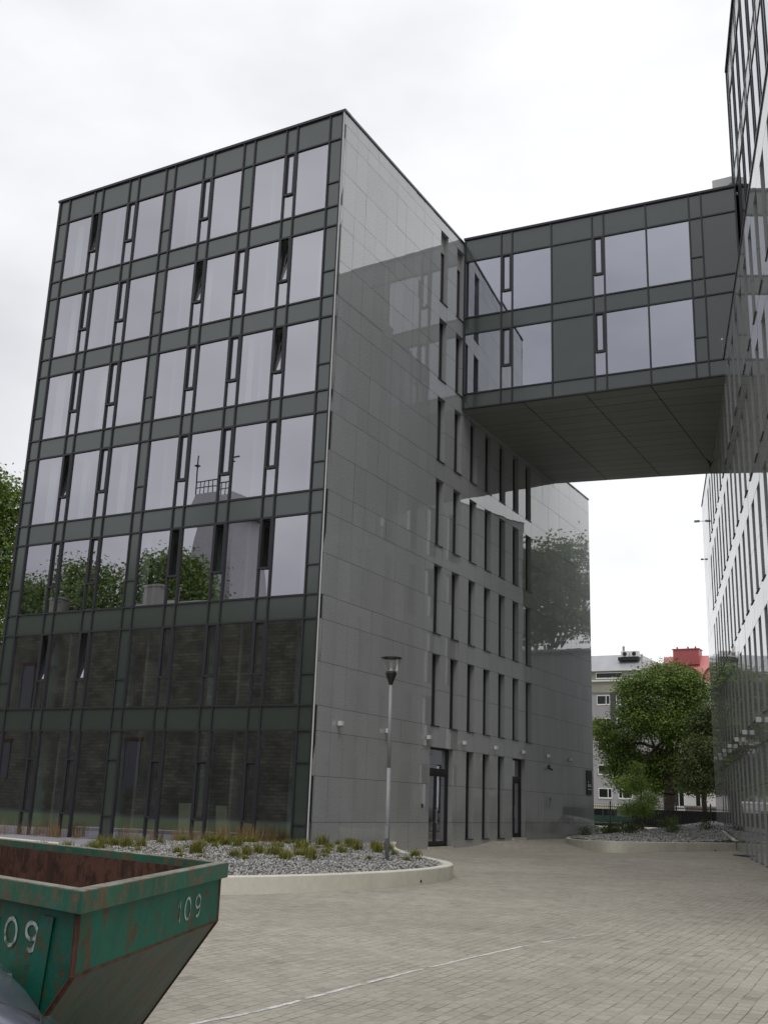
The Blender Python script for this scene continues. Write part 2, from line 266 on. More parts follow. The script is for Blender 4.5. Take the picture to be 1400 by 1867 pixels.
# ------------------------------------------------------------------ curtain wall
def curtain(fr,us,levels,rows,parent,glassm,edge=.1,tilt=.0022,band_names='spandrel_band',pr=1.0):
    """us: mullion positions; levels: sorted z of transoms full width (bottom..top)
    rows: list of (z0,z1,[cell types per column]) types: S spandrel, W pane, C closed casement, T tilted, X wide open, P split spandrel, L low casement"""
    z0,z1=levels[0],levels[-1]
    for i,u in enumerate(us):
        m=MB(); h=.03
        if i==0: m.box(u,u+edge,-.12,.05*pr,z0,z1,fr)
        elif i==len(us)-1: m.box(u-edge,u,-.12,.05*pr,z0,z1,fr)
        else: m.box(u-h,u+h,-.12,.045*pr if pr>.5 else .009,z0,z1,fr)
        m.build('mullion','metal',parent)
    for z in levels[:-1]:
        m=MB(); m.box(us[0]+edge,us[-1]-edge,-.10,.036*pr if pr>.5 else .008,z-.03,z+.03,fr); m.build('transom','metal',parent)
    for (a,b,cells) in rows:
        sp=MB(); 
        for i,c in enumerate(cells):
            u0,u1=us[i],us[i+1]; q=rng.normal(0,tilt,3)
            def pane(x0,x1,y0,y1,mb,w=-.02,s=1): mb.quad(fr.p(x0,w+q[0]*s,y0),fr.p(x1,w+q[1]*s,y0),fr.p(x1,w+(q[1]+q[2])*s,y1),fr.p(x0,w+(q[0]+q[2])*s,y1))
            if c=='S': pane(u0,u1,a,b,sp,-.01,.4)
            elif c in 'PQ':
                zs=[a,b-1.8,b] if c=='P' else [a,b-2.9,b-1.0,b]
                for k in range(len(zs)-1): pane(u0,u1,zs[k],zs[k+1],sp,-.01,.4)
                for zz in zs[1:-1]:
                    m=MB(); m.box(u0+.03 if i else u0+edge,u1-.03 if i<len(cells)-1 else u1-edge,-.08,.03,zz-.025,zz+.025,fr); m.build('cross_rail','metal',parent)
            elif c=='W':
                g=MB(); pane(u0,u1,a,b,g); g.build('window_pane',glassm,parent,out=fr.N)
            else:
                zs=(b-1.8,b) if c!='L' else (b-2.9,b-1.0)
                f=MB(); fw=.055
                f.box(u0+.03,u0+.03+fw,-.06,.05,zs[0],zs[1],fr); f.box(u1-.03-fw,u1-.03,-.06,.05,zs[0],zs[1],fr)
                f.box(u0+.03+fw,u1-.03-fw,-.06,.05,zs[0]-.02,zs[0]+fw,fr); f.box(u0+.03+fw,u1-.03-fw,-.06,.05,zs[1]-fw,zs[1],fr)
                wd=f.build('casement_window','metal',parent)
                # sash: tilts inwards at the top (T), swings inwards (X)
                x0,x1,y0,y1=u0+.03+fw,u1-.03-fw,zs[0]+fw,zs[1]-fw; sw=.055
                def T(u,w,z):
                    if c=='T': k=z-y0; return fr.p(u,w-k*math.sin(R(11)),y0+k*math.cos(R(11)))
                    if c=='X': k=x1-u; return fr.p(x1-k*math.cos(R(70)),w-k*math.sin(R(70)),z)
                    return fr.p(u,w,z)
                sm=MB()
                for (p0,p1,r0,r1) in ((x0,x0+sw,y0,y1),(x1-sw,x1,y0,y1),(x0+sw,x1-sw,y0,y0+sw),(x0+sw,x1-sw,y1-sw,y1)):
                    i0=len(sm.v); sm.v+=[tuple(T(x,w,z)) for z in (r0,r1) for (x,w) in ((p0,-.05),(p1,-.05),(p1,-.005),(p0,-.005))]
                    for ff in ((0,3,2,1),(4,5,6,7),(0,1,5,4),(1,2,6,5),(2,3,7,6),(3,0,4,7)): sm.f.append(tuple(i0+k for k in ff))
                sm.build('sash','metal',wd)
                g=MB(); g.quad(T(x0+sw,-.03,y0+sw),T(x1-sw,-.03,y0+sw),T(x1-sw,-.03,y1-sw),T(x0+sw,-.03,y1-sw)); g.build('sash_pane',glassm,wd,out=fr.N)
                g=MB(); pane(u0,u1,a,zs[0],g); 
                if c=='L': pane(u0,u1,zs[1],b,g)
                g.build('window_pane',glassm,parent,out=fr.N)
        if sp.f: sp.build(band_names,'spandrel',parent,out=fr.N)
# ================================================================== GROUND
def sm(x,a,b):
    t=np.clip((x-a)/(b-a),0,1); return t*t*(3-2*t)
def gz(x,y):
    x=np.asarray(x,float); y=np.asarray(y,float)
    return -.15+.13*sm(y,0,10)*sm(x,3,9)+.20*sm(y,11.8,14.8)*np.exp(-np.maximum(x,0)/5)+.12*sm(y,14,26)*sm(x,2,9)+.1*sm(y,38,60)
def axis(lo,hi,c0,c1,fine):
    a=list(np.arange(c0,c1+1e-6,fine)); s=fine; x=c0
    L=[]
    while x>lo: s*=1.35; x-=s; L.append(x)
    s=fine; x=c1; H=[]
    while x<hi: s*=1.35; x+=s; H.append(x)
    return np.array(L[::-1]+a+H)
xs=axis(-420,420,-20,20,.5); ys=axis(-420,420,-32,42,.5)
X,Y=np.meshgrid(xs,ys); Z=gz(X,Y); V=np.c_[X.ravel(),Y.ravel(),Z.ravel()]; nx=len(xs); ii=np.arange(len(ys)-1)[:,None]*nx+np.arange(nx-1)[None,:]
F=np.stack([ii,ii+1,ii+nx+1,ii+nx],-1).reshape(-1,4); g=np_mesh('ground',V,F,'paver'); tag(g,kind='structure')
MT['lawn']=mat('lawn_turf',(.05,.075,.028),.95,noise=[(2,.3),(30,.4)])
m=MB(); m.poly([(-3.7,-9,-.14),(-60,-5.3,-.14),(-60,-31.9,-.14),(-10,-31.9,-.14),(-2,-26,-.14),(3,-18.5,-.14),(-.5,-16.8,-.14)]); tag(m.build('lawn','lawn'),kind='structure')
MT['asph']=mat('asphalt',(.05,.05,.05),.9,noise=[(3,.2)])
m=MB(); m.poly([(-90,-44,-.14),(-90,-32,-.14),(-10,-32,-.14),(-8,-60,-.14),(-24,-60,-.14)]); tag(m.build('road','asph'),kind='structure')
# chalky white line across the paving
MT['chalk']=mat('chalk',(.56,.555,.53),.9,noise=[(11,.8),(60,.5)])
ln=[(13.02,-22.6),(13.088,-22.05),(13.17,-21.36),(13.17,-20.37),(13.17,-19.27),(13.21,-17.94),(13.29,-16.24),(13.437,-14.95),(13.708,-13.7)]
m=MB(); pts=[]
for i in range(len(ln)-1):
    for k in range(10):
        t=k/10; a_,b_,c_,d_=[Vector(ln[min(max(q_,0),len(ln)-1)]) for q_ in (i-1,i,i+1,i+2)]; v_=.5*((2*b_)+(-a_+c_)*t+(2*a_-5*b_+4*c_-d_)*t*t+(-a_+3*b_-3*c_+d_)*t**3); pts.append((v_[0],v_[1]))
for i in range(len(pts)-1):
    fade=i/len(pts)
    if random.random()<.03+1.5*max(0,fade-.62): continue
    wv=(.022+.012*random.random())*(1-.3*fade); a=pts[i]; b=pts[i+1]; dx=random.uniform(-.006,.006)
    m.quad((a[0]-wv+dx,a[1],gz(*a)+.004),(a[0]+wv+dx,a[1],gz(*a)+.004),(b[0]+wv+dx,b[1],gz(*b)+.004),(b[0]-wv+dx,b[1],gz(*b)+.004))
tag(m.build('chalk_line','chalk'),kind='structure')
# ================================================================== BUILDING A (glass front + granite side)
A=thing('office_building','five to seven storey office block with gridded dark glass front and grey polished granite side','office building',(0,0,0))
fg=Fr((0,0),(-1,0),(0,-1)); fw=Fr((0,0),(0,1),(1,0))
us=[0,.62,2.08,2.58,4.06,4.58,6.05,6.55,8.02,8.50,9.96,10.46,11.95,12.42,13.87,14.50]
lev=[-.12]; rows=[]
states={1:'TCCPC',2:'CCTCT',3:'CCCCT',4:'TCCCC',5:'CCXXX',6:'TTCCC',7:'LLLLL'}
for r in range(7,0,-1):
    zt=3.6+(7-r)*3.6; zb=zt-2.8 if r<7 else -.12
    n1,n2,n4,n5,n6=states[r]
    if r==1: n4,n5,n6='C','P','C'
    ed='P' if r<7 else 'Q'
    cells=[ed,'W',n6,'W',n5,'W',n4,'W',ed,'W',n2,'W',n1,'W',ed]
    rows.append((zb,zt,cells)); 
    if r<7: lev.append(zb)
    lev.append(zt)
    zn=zt+.8 if r>1 else 26.30
    rows.append((zt,zn,['S']*15))
lev.append(26.30)
curtain(fg,us,sorted(set(lev)),rows,A,'glass')
# granite side
WIN=[(8.332+1.679*i,8.332+1.679*i+.743) for i in range(7)]
zc=[-.6]
for k in range(7): zc+= [3.6*k+.8,3.6*k+2.2,3.6*k+3.6]
zc+=[26.30,18.85,25.80,-.2,.15]
ops=[]
for k in (2,3,4,5): ops+=[(a,b,3.6*k-2.8,3.6*k) for a,b in WIN]
ops=[o for o in ops]
ops+=[(a,b,18.8,21.6) for a,b in WIN[:2]]+[(a,b,22.4,25.8) for a,b in WIN[:2]]
D1=(8.332,10.43,-.08,3.6); D2=(16.727,18.30,.17,3.6); gw=[(WIN[i][0],WIN[i][1],.15,3.6) for i in (2,3,4)]
zc+=[-.08,.17]
uc=[0,28.45]+[u for a in WIN for u in a]+[8.332-.815*k for k in range(1,11)]+[19.149+.8455*k for k in range(1,11)]+[10.43,18.30]
zc=[z for z in zc if z not in (-.2,)]
# ground-storey slivers are avoided: cuts that only serve one opening are handled by separate plinth pieces
base=[z for z in zc if abs(z-.15)>1e-6 and abs(z-.17)>1e-6 and abs(z+.08)>1e-6 and abs(z-25.8)>1e-6]
allop=ops+[D1,D2]+gw
def clad_a():
    lo=[o for o in allop if o[2]<1]; hi=[o for o in allop if o[2]>=1]
    u_all=sorted(set(round(u,4) for u in uc)-{10.43,18.30})
    z_hi=[z for z in base if z>=3.6-1e-6]
    cladding(fw,u_all,z_hi+[25.8],hi,.26,A,'granite',ztop=lambda u:26.3 if u<22.3 else 18.86)
    u_lo=[u for u in u_all if not any(o[0]+1e-3<u<o[1]-1e-3 for o in lo)]+[10.43,18.30]; u_lo=[u for u in u_lo if u not in (18.41,)]
    z_lo=[-.6,.8,2.2,3.6]
    ext=[(o[0],o[1],o[2] if o is not None else 0,o[3]) for o in lo]
    # whole-height openings from the ground; low sills added below
    cladding(fw,u_lo,z_lo,[(o[0],o[1],-.6,3.6) for o in lo],.26,A,'granite')
    m=MB()
    for o in gw: m.box(o[0],o[1],-.2,-.004,-.6,.15,fw)
    m.build('low_sill_stone','granite',A)
clad_a()
for o in ops: 
    if o[3]>25: 
        slot_window(fw,(o[0],o[1],22.4,24.98),.26,A)
        m=MB(); m.box(o[0],o[1],-.25,-.2,24.98,25.8,fw); m.build('lintel_panel','granite',A)
    else: slot_window(fw,o,.26,A)
for o in gw: slot_window(fw,o,.26,A)
def door(o,leaves):
    u0,u1,z0,z1=o; fr=MB(); d=-.26; t=.07; zt=2.72
    fr.box(u0,u0+t,d-.04,d+.06,z0,z1,fw); fr.box(u1-t,u1,d-.04,d+.06,z0,z1,fw); fr.box(u0+t,u1-t,d-.04,d+.06,z1-t,z1,fw); fr.box(u0+t,u1-t,d-.04,d+.06,zt-.1,zt+.1,fw)
    dr=fr.build('door','metal',A); reveal(fw,o,.26,ZC,.006).build('door_reveal','jamb',dr)
    g=MB(); g.quad(fw.p(u0+t,d,zt+.1),fw.p(u1-t,d,zt+.1),fw.p(u1-t,d,z1-t),fw.p(u0+t,d,z1-t)); g.build('transom_light','glass',dr,out=fw.N)
    wd=(u1-u0-2*t)/leaves
    for k in range(leaves):
        a=u0+t+k*wd; b=a+wd; l=MB(); s=.09
        l.box(a+.005,a+s,d-.03,d+.03,z0+.02,zt-.1,fw); l.box(b-s,b-.005,d-.03,d+.03,z0+.02,zt-.1,fw); l.box(a+s,b-s,d-.03,d+.03,z0+.02,z0+.18,fw); l.box(a+s,b-s,d-.03,d+.03,zt-.2,zt-.1,fw); l.build('door_leaf','metal',dr)
        g=MB(); g.quad(fw.p(a+s,d,z0+.18),fw.p(b-s,d,z0+.18),fw.p(b-s,d,zt-.2),fw.p(a+s,d,zt-.2)); g.build('door_pane','glass',dr,out=fw.N)
        h=MB(); hx=(b-s/2) if k==0 else (a+s/2); h.tube(fw.p(hx,d+.08,z0+.85),fw.p(hx,d+.08,z0+1.35),.014); h.tube(fw.p(hx,d+.02,z0+.9),fw.p(hx,d+.08,z0+.9),.01); h.tube(fw.p(hx,d+.02,z0+1.3),fw.p(hx,d+.08,z0+1.3),.01); h.build('door_handle','grey',dr)
    m=MB(); m.box(u0,u1,d+.06,.06,z0-.5,z0+.0,fw); m.build('threshold','conc',dr)
door(D1,2); door(D2,2)
# corner strips, caps, other faces, slabs, roof
m=MB(); m.box(-.055,-.002,-.03,-.006,-.4,26.3,fw); m.box(-.056,-.03,-.006,.004,-.4,26.3,fw); m.build('corner_trim','white',A)
m=MB(); m.box(14.5,14.52,-.05,.03,-.4,26.3,fg); m.build('corner_trim','white',A)
m=MB(); m.box(-.05,14.56,-.35,.075,26.3,26.40,fg); m.box(-.35,.04,.075,10.9,26.3,26.40,Fr((0,0),(1,0),(0,1))); m.box(-.35,.04,10.9,22.3,26.30,26.39,Fr((0,0),(1,0),(0,1))); m.build('parapet_cap','metal2',A)
m=MB(); m.box(-.35,.035,22.3,28.48,18.86,18.93,None); m.box(-14.5,-.35,28.2,28.48,18.86,18.93); m.build('parapet_cap','metal2',A)
m=MB(); m.box(-14.49,-14.3,.02,22.3,-.5,26.3); m.box(-14.49,-14.3,22.3,28.44,-.5,18.86); m.box(-14.3,-.02,28.2,28.44,-.5,18.86); m.box(-14.3,-.02,22.1,22.3,18.86,26.3); m.build('rear_walls','granite2',A)
m=MB(); m.box(-14.3,-.27,.12,22.1,26.0,26.15); m.box(-14.3,-.27,22.1,28.2,18.5,18.65); m.build('roof','roof',A)
m=MB()
for k in range(7):
    z=3.75+3.6*k-.02
    if z<26: m.box(-14.3,-.3,.14,22.0 if z>18.9 else 28.1,z,z+.38)
m.box(-14.3,-.3,.14,28.1,-.4,-.1); m.build('floor_slabs','plaster',A)
m=MB(); m.box(-14.3,-.32,6.8,6.95,-.1,26); m.box(-.33,-.30,.14,28.1,-.1,3.6)
for k in range(8): m.box(-.33,-.31,.14,22,3.6*k,3.6*k+3.6) if k<7 else None
m.build('interior_walls','plaster',A)
m=MB()
for x in (-1.6,-5.3,-9.2,-13.1):
    for z in range(7): m.tube((x,1.5,3.6*z-.1),(x,1.5,3.6*z+3.75),.2,n=14)
MT['teal']=mat('interior_column',(.55,.75,.70),.5); m.build('interior_columns','teal',A)
m=MB()
for x in (-3.3,-7.4,-11.2): m.box(x-.06,x+.06,.3,6.8,-.1,26)
m.build('partition_walls','plaster',A)
MT['curtain']=mat('curtain',(.85,.86,.84),.9,noise=[(2,.1)])
for (x0,w_,r_) in ((-13.5,.35,1),(-13.3,.3,2),(-13.6,.5,3),(-11.2,.4,3),(-13.4,.45,4),(-11.6,.3,4),(-6.2,.3,2),(-9.6,.35,4),(-3.9,.25,3),(-1.0,.4,2),(-8.0,.3,5),(-12.9,.4,5)):
    zt=3.6+(7-r_)*3.6; m=MB(); n_=8
    for k in range(n_): a_=x0+w_*k/n_; b_=x0+w_*(k+1)/n_; ya,yb=.30+.05*(k%2),.30+.05*((k+1)%2); m.quad((a_,ya,zt-2.8),(b_,yb,zt-2.8),(b_,yb,zt-.1),(a_,ya,zt-.1))
    m.build('curtain','curtain',A)
# boards leaning inside the ground floor windows
MT['board']=mat('board',(.88,.85,.60),.7,noise=[(3,.1)])
for i,(x0,x1,h,lab) in enumerate(((-5.35,-4.15,1.22,'wide pale building board leaning inside behind the ground floor glass'),(-3.8,-3.35,1.18,'narrow pale offcut board leaning behind the ground floor glass'))):
    m=MB(); m.quad((x0,.35,-.1),(x1,.35,-.1),(x1,.22,h),(x0,.22,h)); m.quad((x0,.38,-.1),(x1,.38,-.1),(x1,.25,h),(x0,.25,h)); m.quad((x0,.35,-.1),(x0,.38,-.1),(x0,.25,h),(x0,.22,h)); m.quad((x1,.35,-.1),(x1,.38,-.1),(x1,.25,h),(x1,.22,h)); m.quad((x0,.22,h),(x1,.22,h),(x1,.25,h),(x0,.25,h))
    tag(m.build('building_board','board'),lab,'board')
# ================================================================== BUILDING B (right)
B=thing('office_building','tall office block at the right edge with rows of narrow window slots in polished stone','office building',(0,0,0))
kB=math.hypot(1,.261); fb=Fr((14.06,0),(-.261,1),(-1,-.261))
U=lambda y:y*kB      # y -> u
slots=[(U(1.73+1.82*n),U(2.55+1.82*n)) for n in range(-8,14)]
rowsB=[(3.6*k-2.8,3.6*k) for k in range(2,6)]
ucB=[U(-13.7)]+[u for a in slots for u in a]+[U(26.21+.82*k) for k in range(1,8)]+[U(32.4)]
zB=[-.6,.9,2.4,3.6,4.4]
for k in range(2,6): zB+=[3.6*k-1.4,3.6*k,3.6*k+.8]
zB=[z for z in zB if z<18.9]+[18.9]
opB=[(a,b,z0,z1) for z0,z1 in rowsB for a,b in slots]
for n in range(-8,14):
    a,b=slots[n+8]
    opB.append((a,b,1.05 if n>=7 else -.0,3.6))
def clad_b():
    hi=[o for o in opB if o[2]>3]; lo=[o for o in opB if o[2]<3]
    cladding(fb,ucB,[z for z in zB if z>=3.6-1e-6],hi,.28,B,'granite2',tilt=.0010)
    cladding(fb,ucB,[-.6,.9,2.4,3.6],[(o[0],o[1],.9 if o[2]>1 else -.6,3.6) for o in lo],.28,B,'granite2',tilt=.0010)
    m=MB()
    for o in lo:
        if o[2]>1: m.box(o[0],o[1],-.25,-.01,.9,1.05,fb)
        else: m.box(o[0]-.005,o[1]+.005,-.25,.03,-.6,0.0,fb)
    m.build('low_sill_stone','granite2',B)
clad_b()
late=MB(); lrev=MB()
for o in opB:
    n=min(range(len(slots)),key=lambda i:abs(slots[i][0]-o[0]))-8
    if n>=-3: 
        f=MB(); u0,u1,z0,z1=o
        f.box(u0,u0+.05,-.3,-.23,z0,z1,fb); f.box(u1-.05,u1,-.3,-.23,z0,z1,fb); f.box(u0+.05,u1-.05,-.3,-.23,z0,z0+.05,fb); f.box(u0+.05,u1-.05,-.3,-.23,z1-.05,z1,fb); f.box(u0,u1,-.2,.03,z0-.02,z0+.012,fb)
        w_=f.build('window','metal',B); reveal(fb,o,.28,ZCB,.006).build('window_reveal','jamb',w_)
        if n>1:
            g=MB(); g.quad(fb.p(u0+.05,-.27,z0+.05),fb.p(u1-.05,-.27,z0+.05),fb.p(u1-.05,-.27,z1-.05),fb.p(u0+.05,-.27,z1-.05)); g.build('window_pane','glass',w_,out=fb.N)
        else: late.quad(fb.p(u0,-.27,z0),fb.p(u1,-.27,z0),fb.p(u1,-.27,z1),fb.p(u0,-.27,z1))
    else: reveal(fb,o,.28,ZCB,.006,lrev); late.quad(fb.p(o[0],-.27,o[2]),fb.p(o[1],-.27,o[2]),fb.p(o[1],-.27,o[3]),fb.p(o[0],-.27,o[3]))
tag(lrev.build('window_reveals','jamb',B),kind='stuff'); tag(late.build('window_glazing','glass',B,out=fb.N),kind='stuff')
m=MB(); m.box(U(-13.7),U(32.4),-12,-.55,-.6,18.6,fb); m.build('building_core','joint',B)
m=MB(); m.box(U(-13.7),U(-13.7)+.3,-12,-.02,-.6,18.9,fb); m.box(U(32.4)-.3,U(32.4),-12,-.02,-.6,18.9,fb); m.build('end_walls','granite2',B)
m=MB(); m.box(U(-13.7),U(32.4),-.35,.03,18.9,18.97,fb); m.box(U(32.4)-.3,U(32.43),-12,-.35,18.9,18.97,fb); m.build('parapet_cap','metal2',B)
m=MB(); m.box(U(-13.7),U(32.1),-12,-.35,18.6,18.7,fb); m.build('roof','roof',B)
# upper glazed block, set back .85
fu=Fr(fb.p(0,-.85,0),(-.261,1),(-1,-.261)); uend=U(12.4)-.0
mod=[0,.62]
while mod[-1]<26:
    for d_ in (1.47,.5): mod.append(mod[-1]+d_)
usB=sorted([uend-x for x in mod if uend-x>U(-13.6)]); usB=[U(-13.6)]+[u for u in usB if u>U(-13.6)+.4]
nc=len(usB)-1
def rowcells(t):
    out=[]
    for i in range(nc):
        j=nc-1-i   # from the far end
        if t=='S' or j==0: out.append('S')
        else: out.append('W' if (j%2==1) else 'W')
    return out
levB=[18.72,19.7,22.6,23.5,26.6,27.6,31.25,32.9]
rowsU=[(18.72,19.7,rowcells('S')),(19.7,22.6,rowcells('W')),(22.6,23.5,rowcells('S')),(23.5,26.6,rowcells('W')),(26.6,27.6,rowcells('S')),(27.6,31.25,rowcells('W')),(31.25,32.9,rowcells('S'))]
curtain(fu,usB,levB,rowsU,B,'glassu',pr=.2)
m=MB(); m.box(U(-13.6),uend,-11,-.14,32.6,32.9,fu); m.box(U(-13.6),uend,-11,-1.2,18.7,32.6,fu); m.build('upper_core','floor',B)
m=MB(); m.box(U(-13.6),uend,-.14,.07,32.9,33.02,fu); m.build('parapet_cap','metal2',B)
m=MB(); m.box(uend,uend+.05,-11,.04,18.7,32.95,fu); m.build('upper_end_wall','spandrel',B)
m=MB(); m.box(uend+.05,U(24.2),-11,-.03,18.7,26.3,fu); m.build('upper_rear_block','granite2',B)
# ================================================================== BRIDGE
BR=thing('link_bridge','two storey dark glass bridge joining the two office blocks above the paved lane','bridge',(5.5,11,18.25))
BR.location=(0,0,0)
fd=Fr((0,10.75),(1,.065),(.065,-1))
ud=[0.03,1.79,2.3,4.1,5.92,6.42,8.23,10.02,10.52,11.93]
levD=[18.25,18.93,21.80,22.60,25.40,26.50]
sp9=['S']*9
rowsD=[(18.25,18.93,sp9),(18.93,21.80,['W','C','W','S','C','W','W','P','S']),(21.80,22.60,sp9),(22.60,25.40,['W','C','W','S','C','W','W','P','S']),(25.40,26.50,sp9)]
curtain(fd,ud,levD,rowsD,BR,'glassb',edge=.07)
m=MB(); m.box(0,11.98,-.4,.08,26.50,26.60,fd); m.build('parapet_cap','metal2',BR)
# soffit: real separate boards with open joints
def xB(y): return 14.06-.261*y
def soffit():
    pan=MB(); bk=MB()
    xl=[0,2.75,5.45,8.15,13]
    def y0(x): return 10.76+.065*x
    def y1(x): return 22.75+.16*x
    nrow=15
    for i in range(4):
        for j in range(nrow):
            g=.012; a,b=j/nrow,(j+1)/nrow; x0,x1=xl[i]+.018,xl[i+1]-.018
            f_=lambda x,t,o: y0(x)*(1-t)+y1(x)*t+o
            dz=rng.normal(0,.0015)
            pts=[(x0,f_(x0,a,g)),(x1,f_(x1,a,g)),(x1,f_(x1,b,-g)),(x0,f_(x0,b,-g))]
            pts=[(min(x,xB(y)-.005+ (0)),y) for x,y in pts]
            if pts[1][0]<=pts[0][0] or pts[2][0]<=pts[3][0]: continue
            pan.poly([(x,y,18.235+dz) for x,y in pts])
    bk.poly([(0,y0(0),18.25),(12,y0(12),18.25),(10.5,y1(10.5),18.25),(0,y1(0),18.25)])
    pan.build('soffit_panels','soffit',BR); bk.build('soffit_backing','joint',BR)
    m=MB(); m.poly([(0,11,26.3),(12,11.8,26.3),(10.5,24.4,26.3),(0,22.7,26.3)]); m.build('bridge_roof','roof',BR)
    m=MB(); m.quad((0,22.75,18.25),(9.9,24.33,18.25),(9.9,24.33,26.45),(0,22.75,26.45)); m.build('rear_wall','spandrel',BR)
    m=MB(); m.poly([(0.02,11,22.0),(11.9,11.8,22.0),(9.8,24.2,22.0),(0.02,22.6,22.0)]); m.poly([(0.02,11,18.6),(11.9,11.8,18.6),(9.8,24.2,18.6),(0.02,22.6,18.6)]); m.quad((0.02,13.6,18.6),(11.6,14.3,18.6),(11.6,14.3,26.3),(0.02,13.6,26.3)); m.build('bridge_floors','plaster',BR)
soffit()
# ventilation unit on the bridge roof
V_=thing('ventilation_unit','pale ventilation box on the bridge roof beside the tall block','ventilation unit',(11.2,14.7,26.3))
m=MB(); m.box(-.7,.55,-.5,.6,.25,2.45); m.build('housing','white',V_); m=MB(); m.lathe((.2,-.52,1.5),[(0.0,0)]*1+[(.001,0),(.002,0)],8) ; m=MB(); m.tube((.15,-.51,1.9),(.15,-.56,1.9),.2,n=16); m.build('fan_grille','grey',V_); m=MB(); m.box(-.6,-.5,-.4,-.3,0,.25); m.box(.4,.5,-.4,-.3,0,.25); m.box(-.6,-.5,.4,.5,0,.25); m.box(.4,.5,.4,.5,0,.25); m.build('feet','grey',V_)
# ================================================================== wall lamps
LA=['white cube wall lamp nearest the glass corner of the granite wall','white cube wall lamp just left of the street lamp pole','white cube wall lamp above and left of the first entrance door','white cube wall lamp above the pier right of the first entrance door','white cube wall lamp above the three narrow ground floor windows','white cube wall lamp above the second entrance door','white cube wall lamp right of the second entrance door','white cube wall lamp nearest the far end of the granite wall']
def lamp(name,fr,u,z,lab,grp,sx=.075):
    t=thing(name,lab,'wall lamp',tuple(fr.p(u,0,z)),grp); O=fr.p(u,0,z)
    def L(mb): mb.v=[tuple(Vector(v)-O) for v in mb.v]; return mb
    m=MB(); m.box(u-.05,u+.05,0,.05,z-.06,z+.06,fr); L(m).build('wall_plate','grey',t)
    m=MB(); m.box(u-sx,u+sx,.05,.19,z-.07,z+.08,fr); L(m).build('housing','white',t)
    m=MB(); m.box(u-sx*.7,u+sx*.7,.08,.17,z-.10,z-.071,fr); L(m).build('lens','grey',t)
for i,l in enumerate(LA): lamp('wall_lamp',fw,1.436+3.285*i,3.92,l,'wall lamps along the granite wall')
LB=['at the photo edge above the slots','largest in the photo, right of the others','second largest','third from the near end','fourth from the near end','fifth from the near end','third from the far corner','second from the far corner','nearest the far corner']
for i,y in enumerate((1.25,4.83,9.99-1.6,11.9,15.4,18.9,22.4,25.9,29.3)): pass
yy=[1.3,4.83,8.4,11.9,15.4,18.9,22.4,25.9,29.3]
yy=[1.0,4.83,9.99,13.72,17.74,21.26,24.72,28.23]
LB=['white wall lamp on the right block, cut by the photo edge','white wall lamp on the right block, lowest gap of sky-grey stone beside the photo edge','third white wall lamp from the photo edge on the right block','fourth white wall lamp from the photo edge on the right block','fifth white wall lamp from the photo edge on the right block','third white wall lamp from the far corner of the right block','second white wall lamp from the far corner of the right block','white wall lamp nearest the far corner of the right block']
for i,y in enumerate(yy): lamp('wall_lamp',fb,U(y),4.24,LB[i],'wall lamps along the right block',.11)
# small fittings on A
t=thing('intercom','small grey intercom box on the granite wall right of the second door','intercom',(0,21.35,1.8)); m=MB(); m.box(0,.09,-.1,.1,-.22,.24); m.build('case','grey',t); m=MB(); m.box(.09,.1,-.06,.06,.02,.16); m.build('speaker_panel','black',t)
t=thing('key_switch','tiny dark key switch on the wall left of the first door','switch',(0,7.75,1.4)); m=MB(); m.box(0,.04,-.04,.04,-.07,.07); m.build('switch_body','black',t)
t=thing('camera','small dark camera below the wall lamps past the second door','security camera',(0,21.4,3.35)); m=MB(); m.box(0,.08,-.03,.03,-.05,.16); m.build('bracket','black',t); m=MB(); m.tube((.08,0,0),(.22,-.06,-.07),.045,n=10); m.build('camera_body','black',t)
t=thing('company_sign','tall narrow black sign with white marks at the far end of the granite wall','sign',(0,27.6,2.85)); m=MB(); m.box(0.01,.05,-.4,.42,-.62,.66); m.build('sign_board','black',t); m=MB()
for (y,z,w_,h_) in ((-.3,-.12,.55,.05),(-.3,-.2,.22,.06),(-.02,-.2,.3,.06),(-.3,-.34,.6,.04),(-.25,.0,.1,.1)): m.box(.051,.055,y,y+w_,z,z+h_)
m.build('lettering','white',t)
t=thing('camera','small white camera arm sticking out from the far roof corner of the right block','security camera',(5.6,32.3,18.0)); 
m=MB(); m.tube((0.1,0,0),(-.18,-.1,0),.02); m.build('arm','white',t); m=MB(); m.box(-.42,-.12,-.14,-.02,-.05,.06); m.build('camera_body','grey',t)
t=thing('camera','tiny lower camera on the far edge of the right block','security camera',(5.62,32.3,15.7)); m=MB(); m.tube((.1,0,0),(-.04,-.1,0),.02); m.build('arm','white',t); m=MB(); m.box(-.16,-.02,-.14,-.04,-.04,.04); m.build('camera_body','grey',t)
t=thing('dome_light','tiny white dome on a stalk where the bridge meets the right block','light',tuple(fb.p(U(11.6)-.6,.05,19.0))); m=MB(); m.tube((0,0,0),(0,0,.5),.02); m.build('stalk','grey',t); m=MB(); m.lathe((0,0,.5),[(0,.0),(.05,.02),(.06,.06),(.04,.11),(0,.13)],10); m.build('dome','white',t)
t=thing('doormat','dark metal grating lying at the foot of the right block','grating',(10.35,13.75,float(gz(10.3,13.7))+.01),rot=R(-60)); m=MB()
for k in range(9): m.box(-.45,.45,-.2+k*.05,-.18+k*.05,0,.03)
m.box(-.47,-.45,-.2,.25,0,.03); m.box(.45,.47,-.2,.25,0,.03); m.build('bars','black',t)
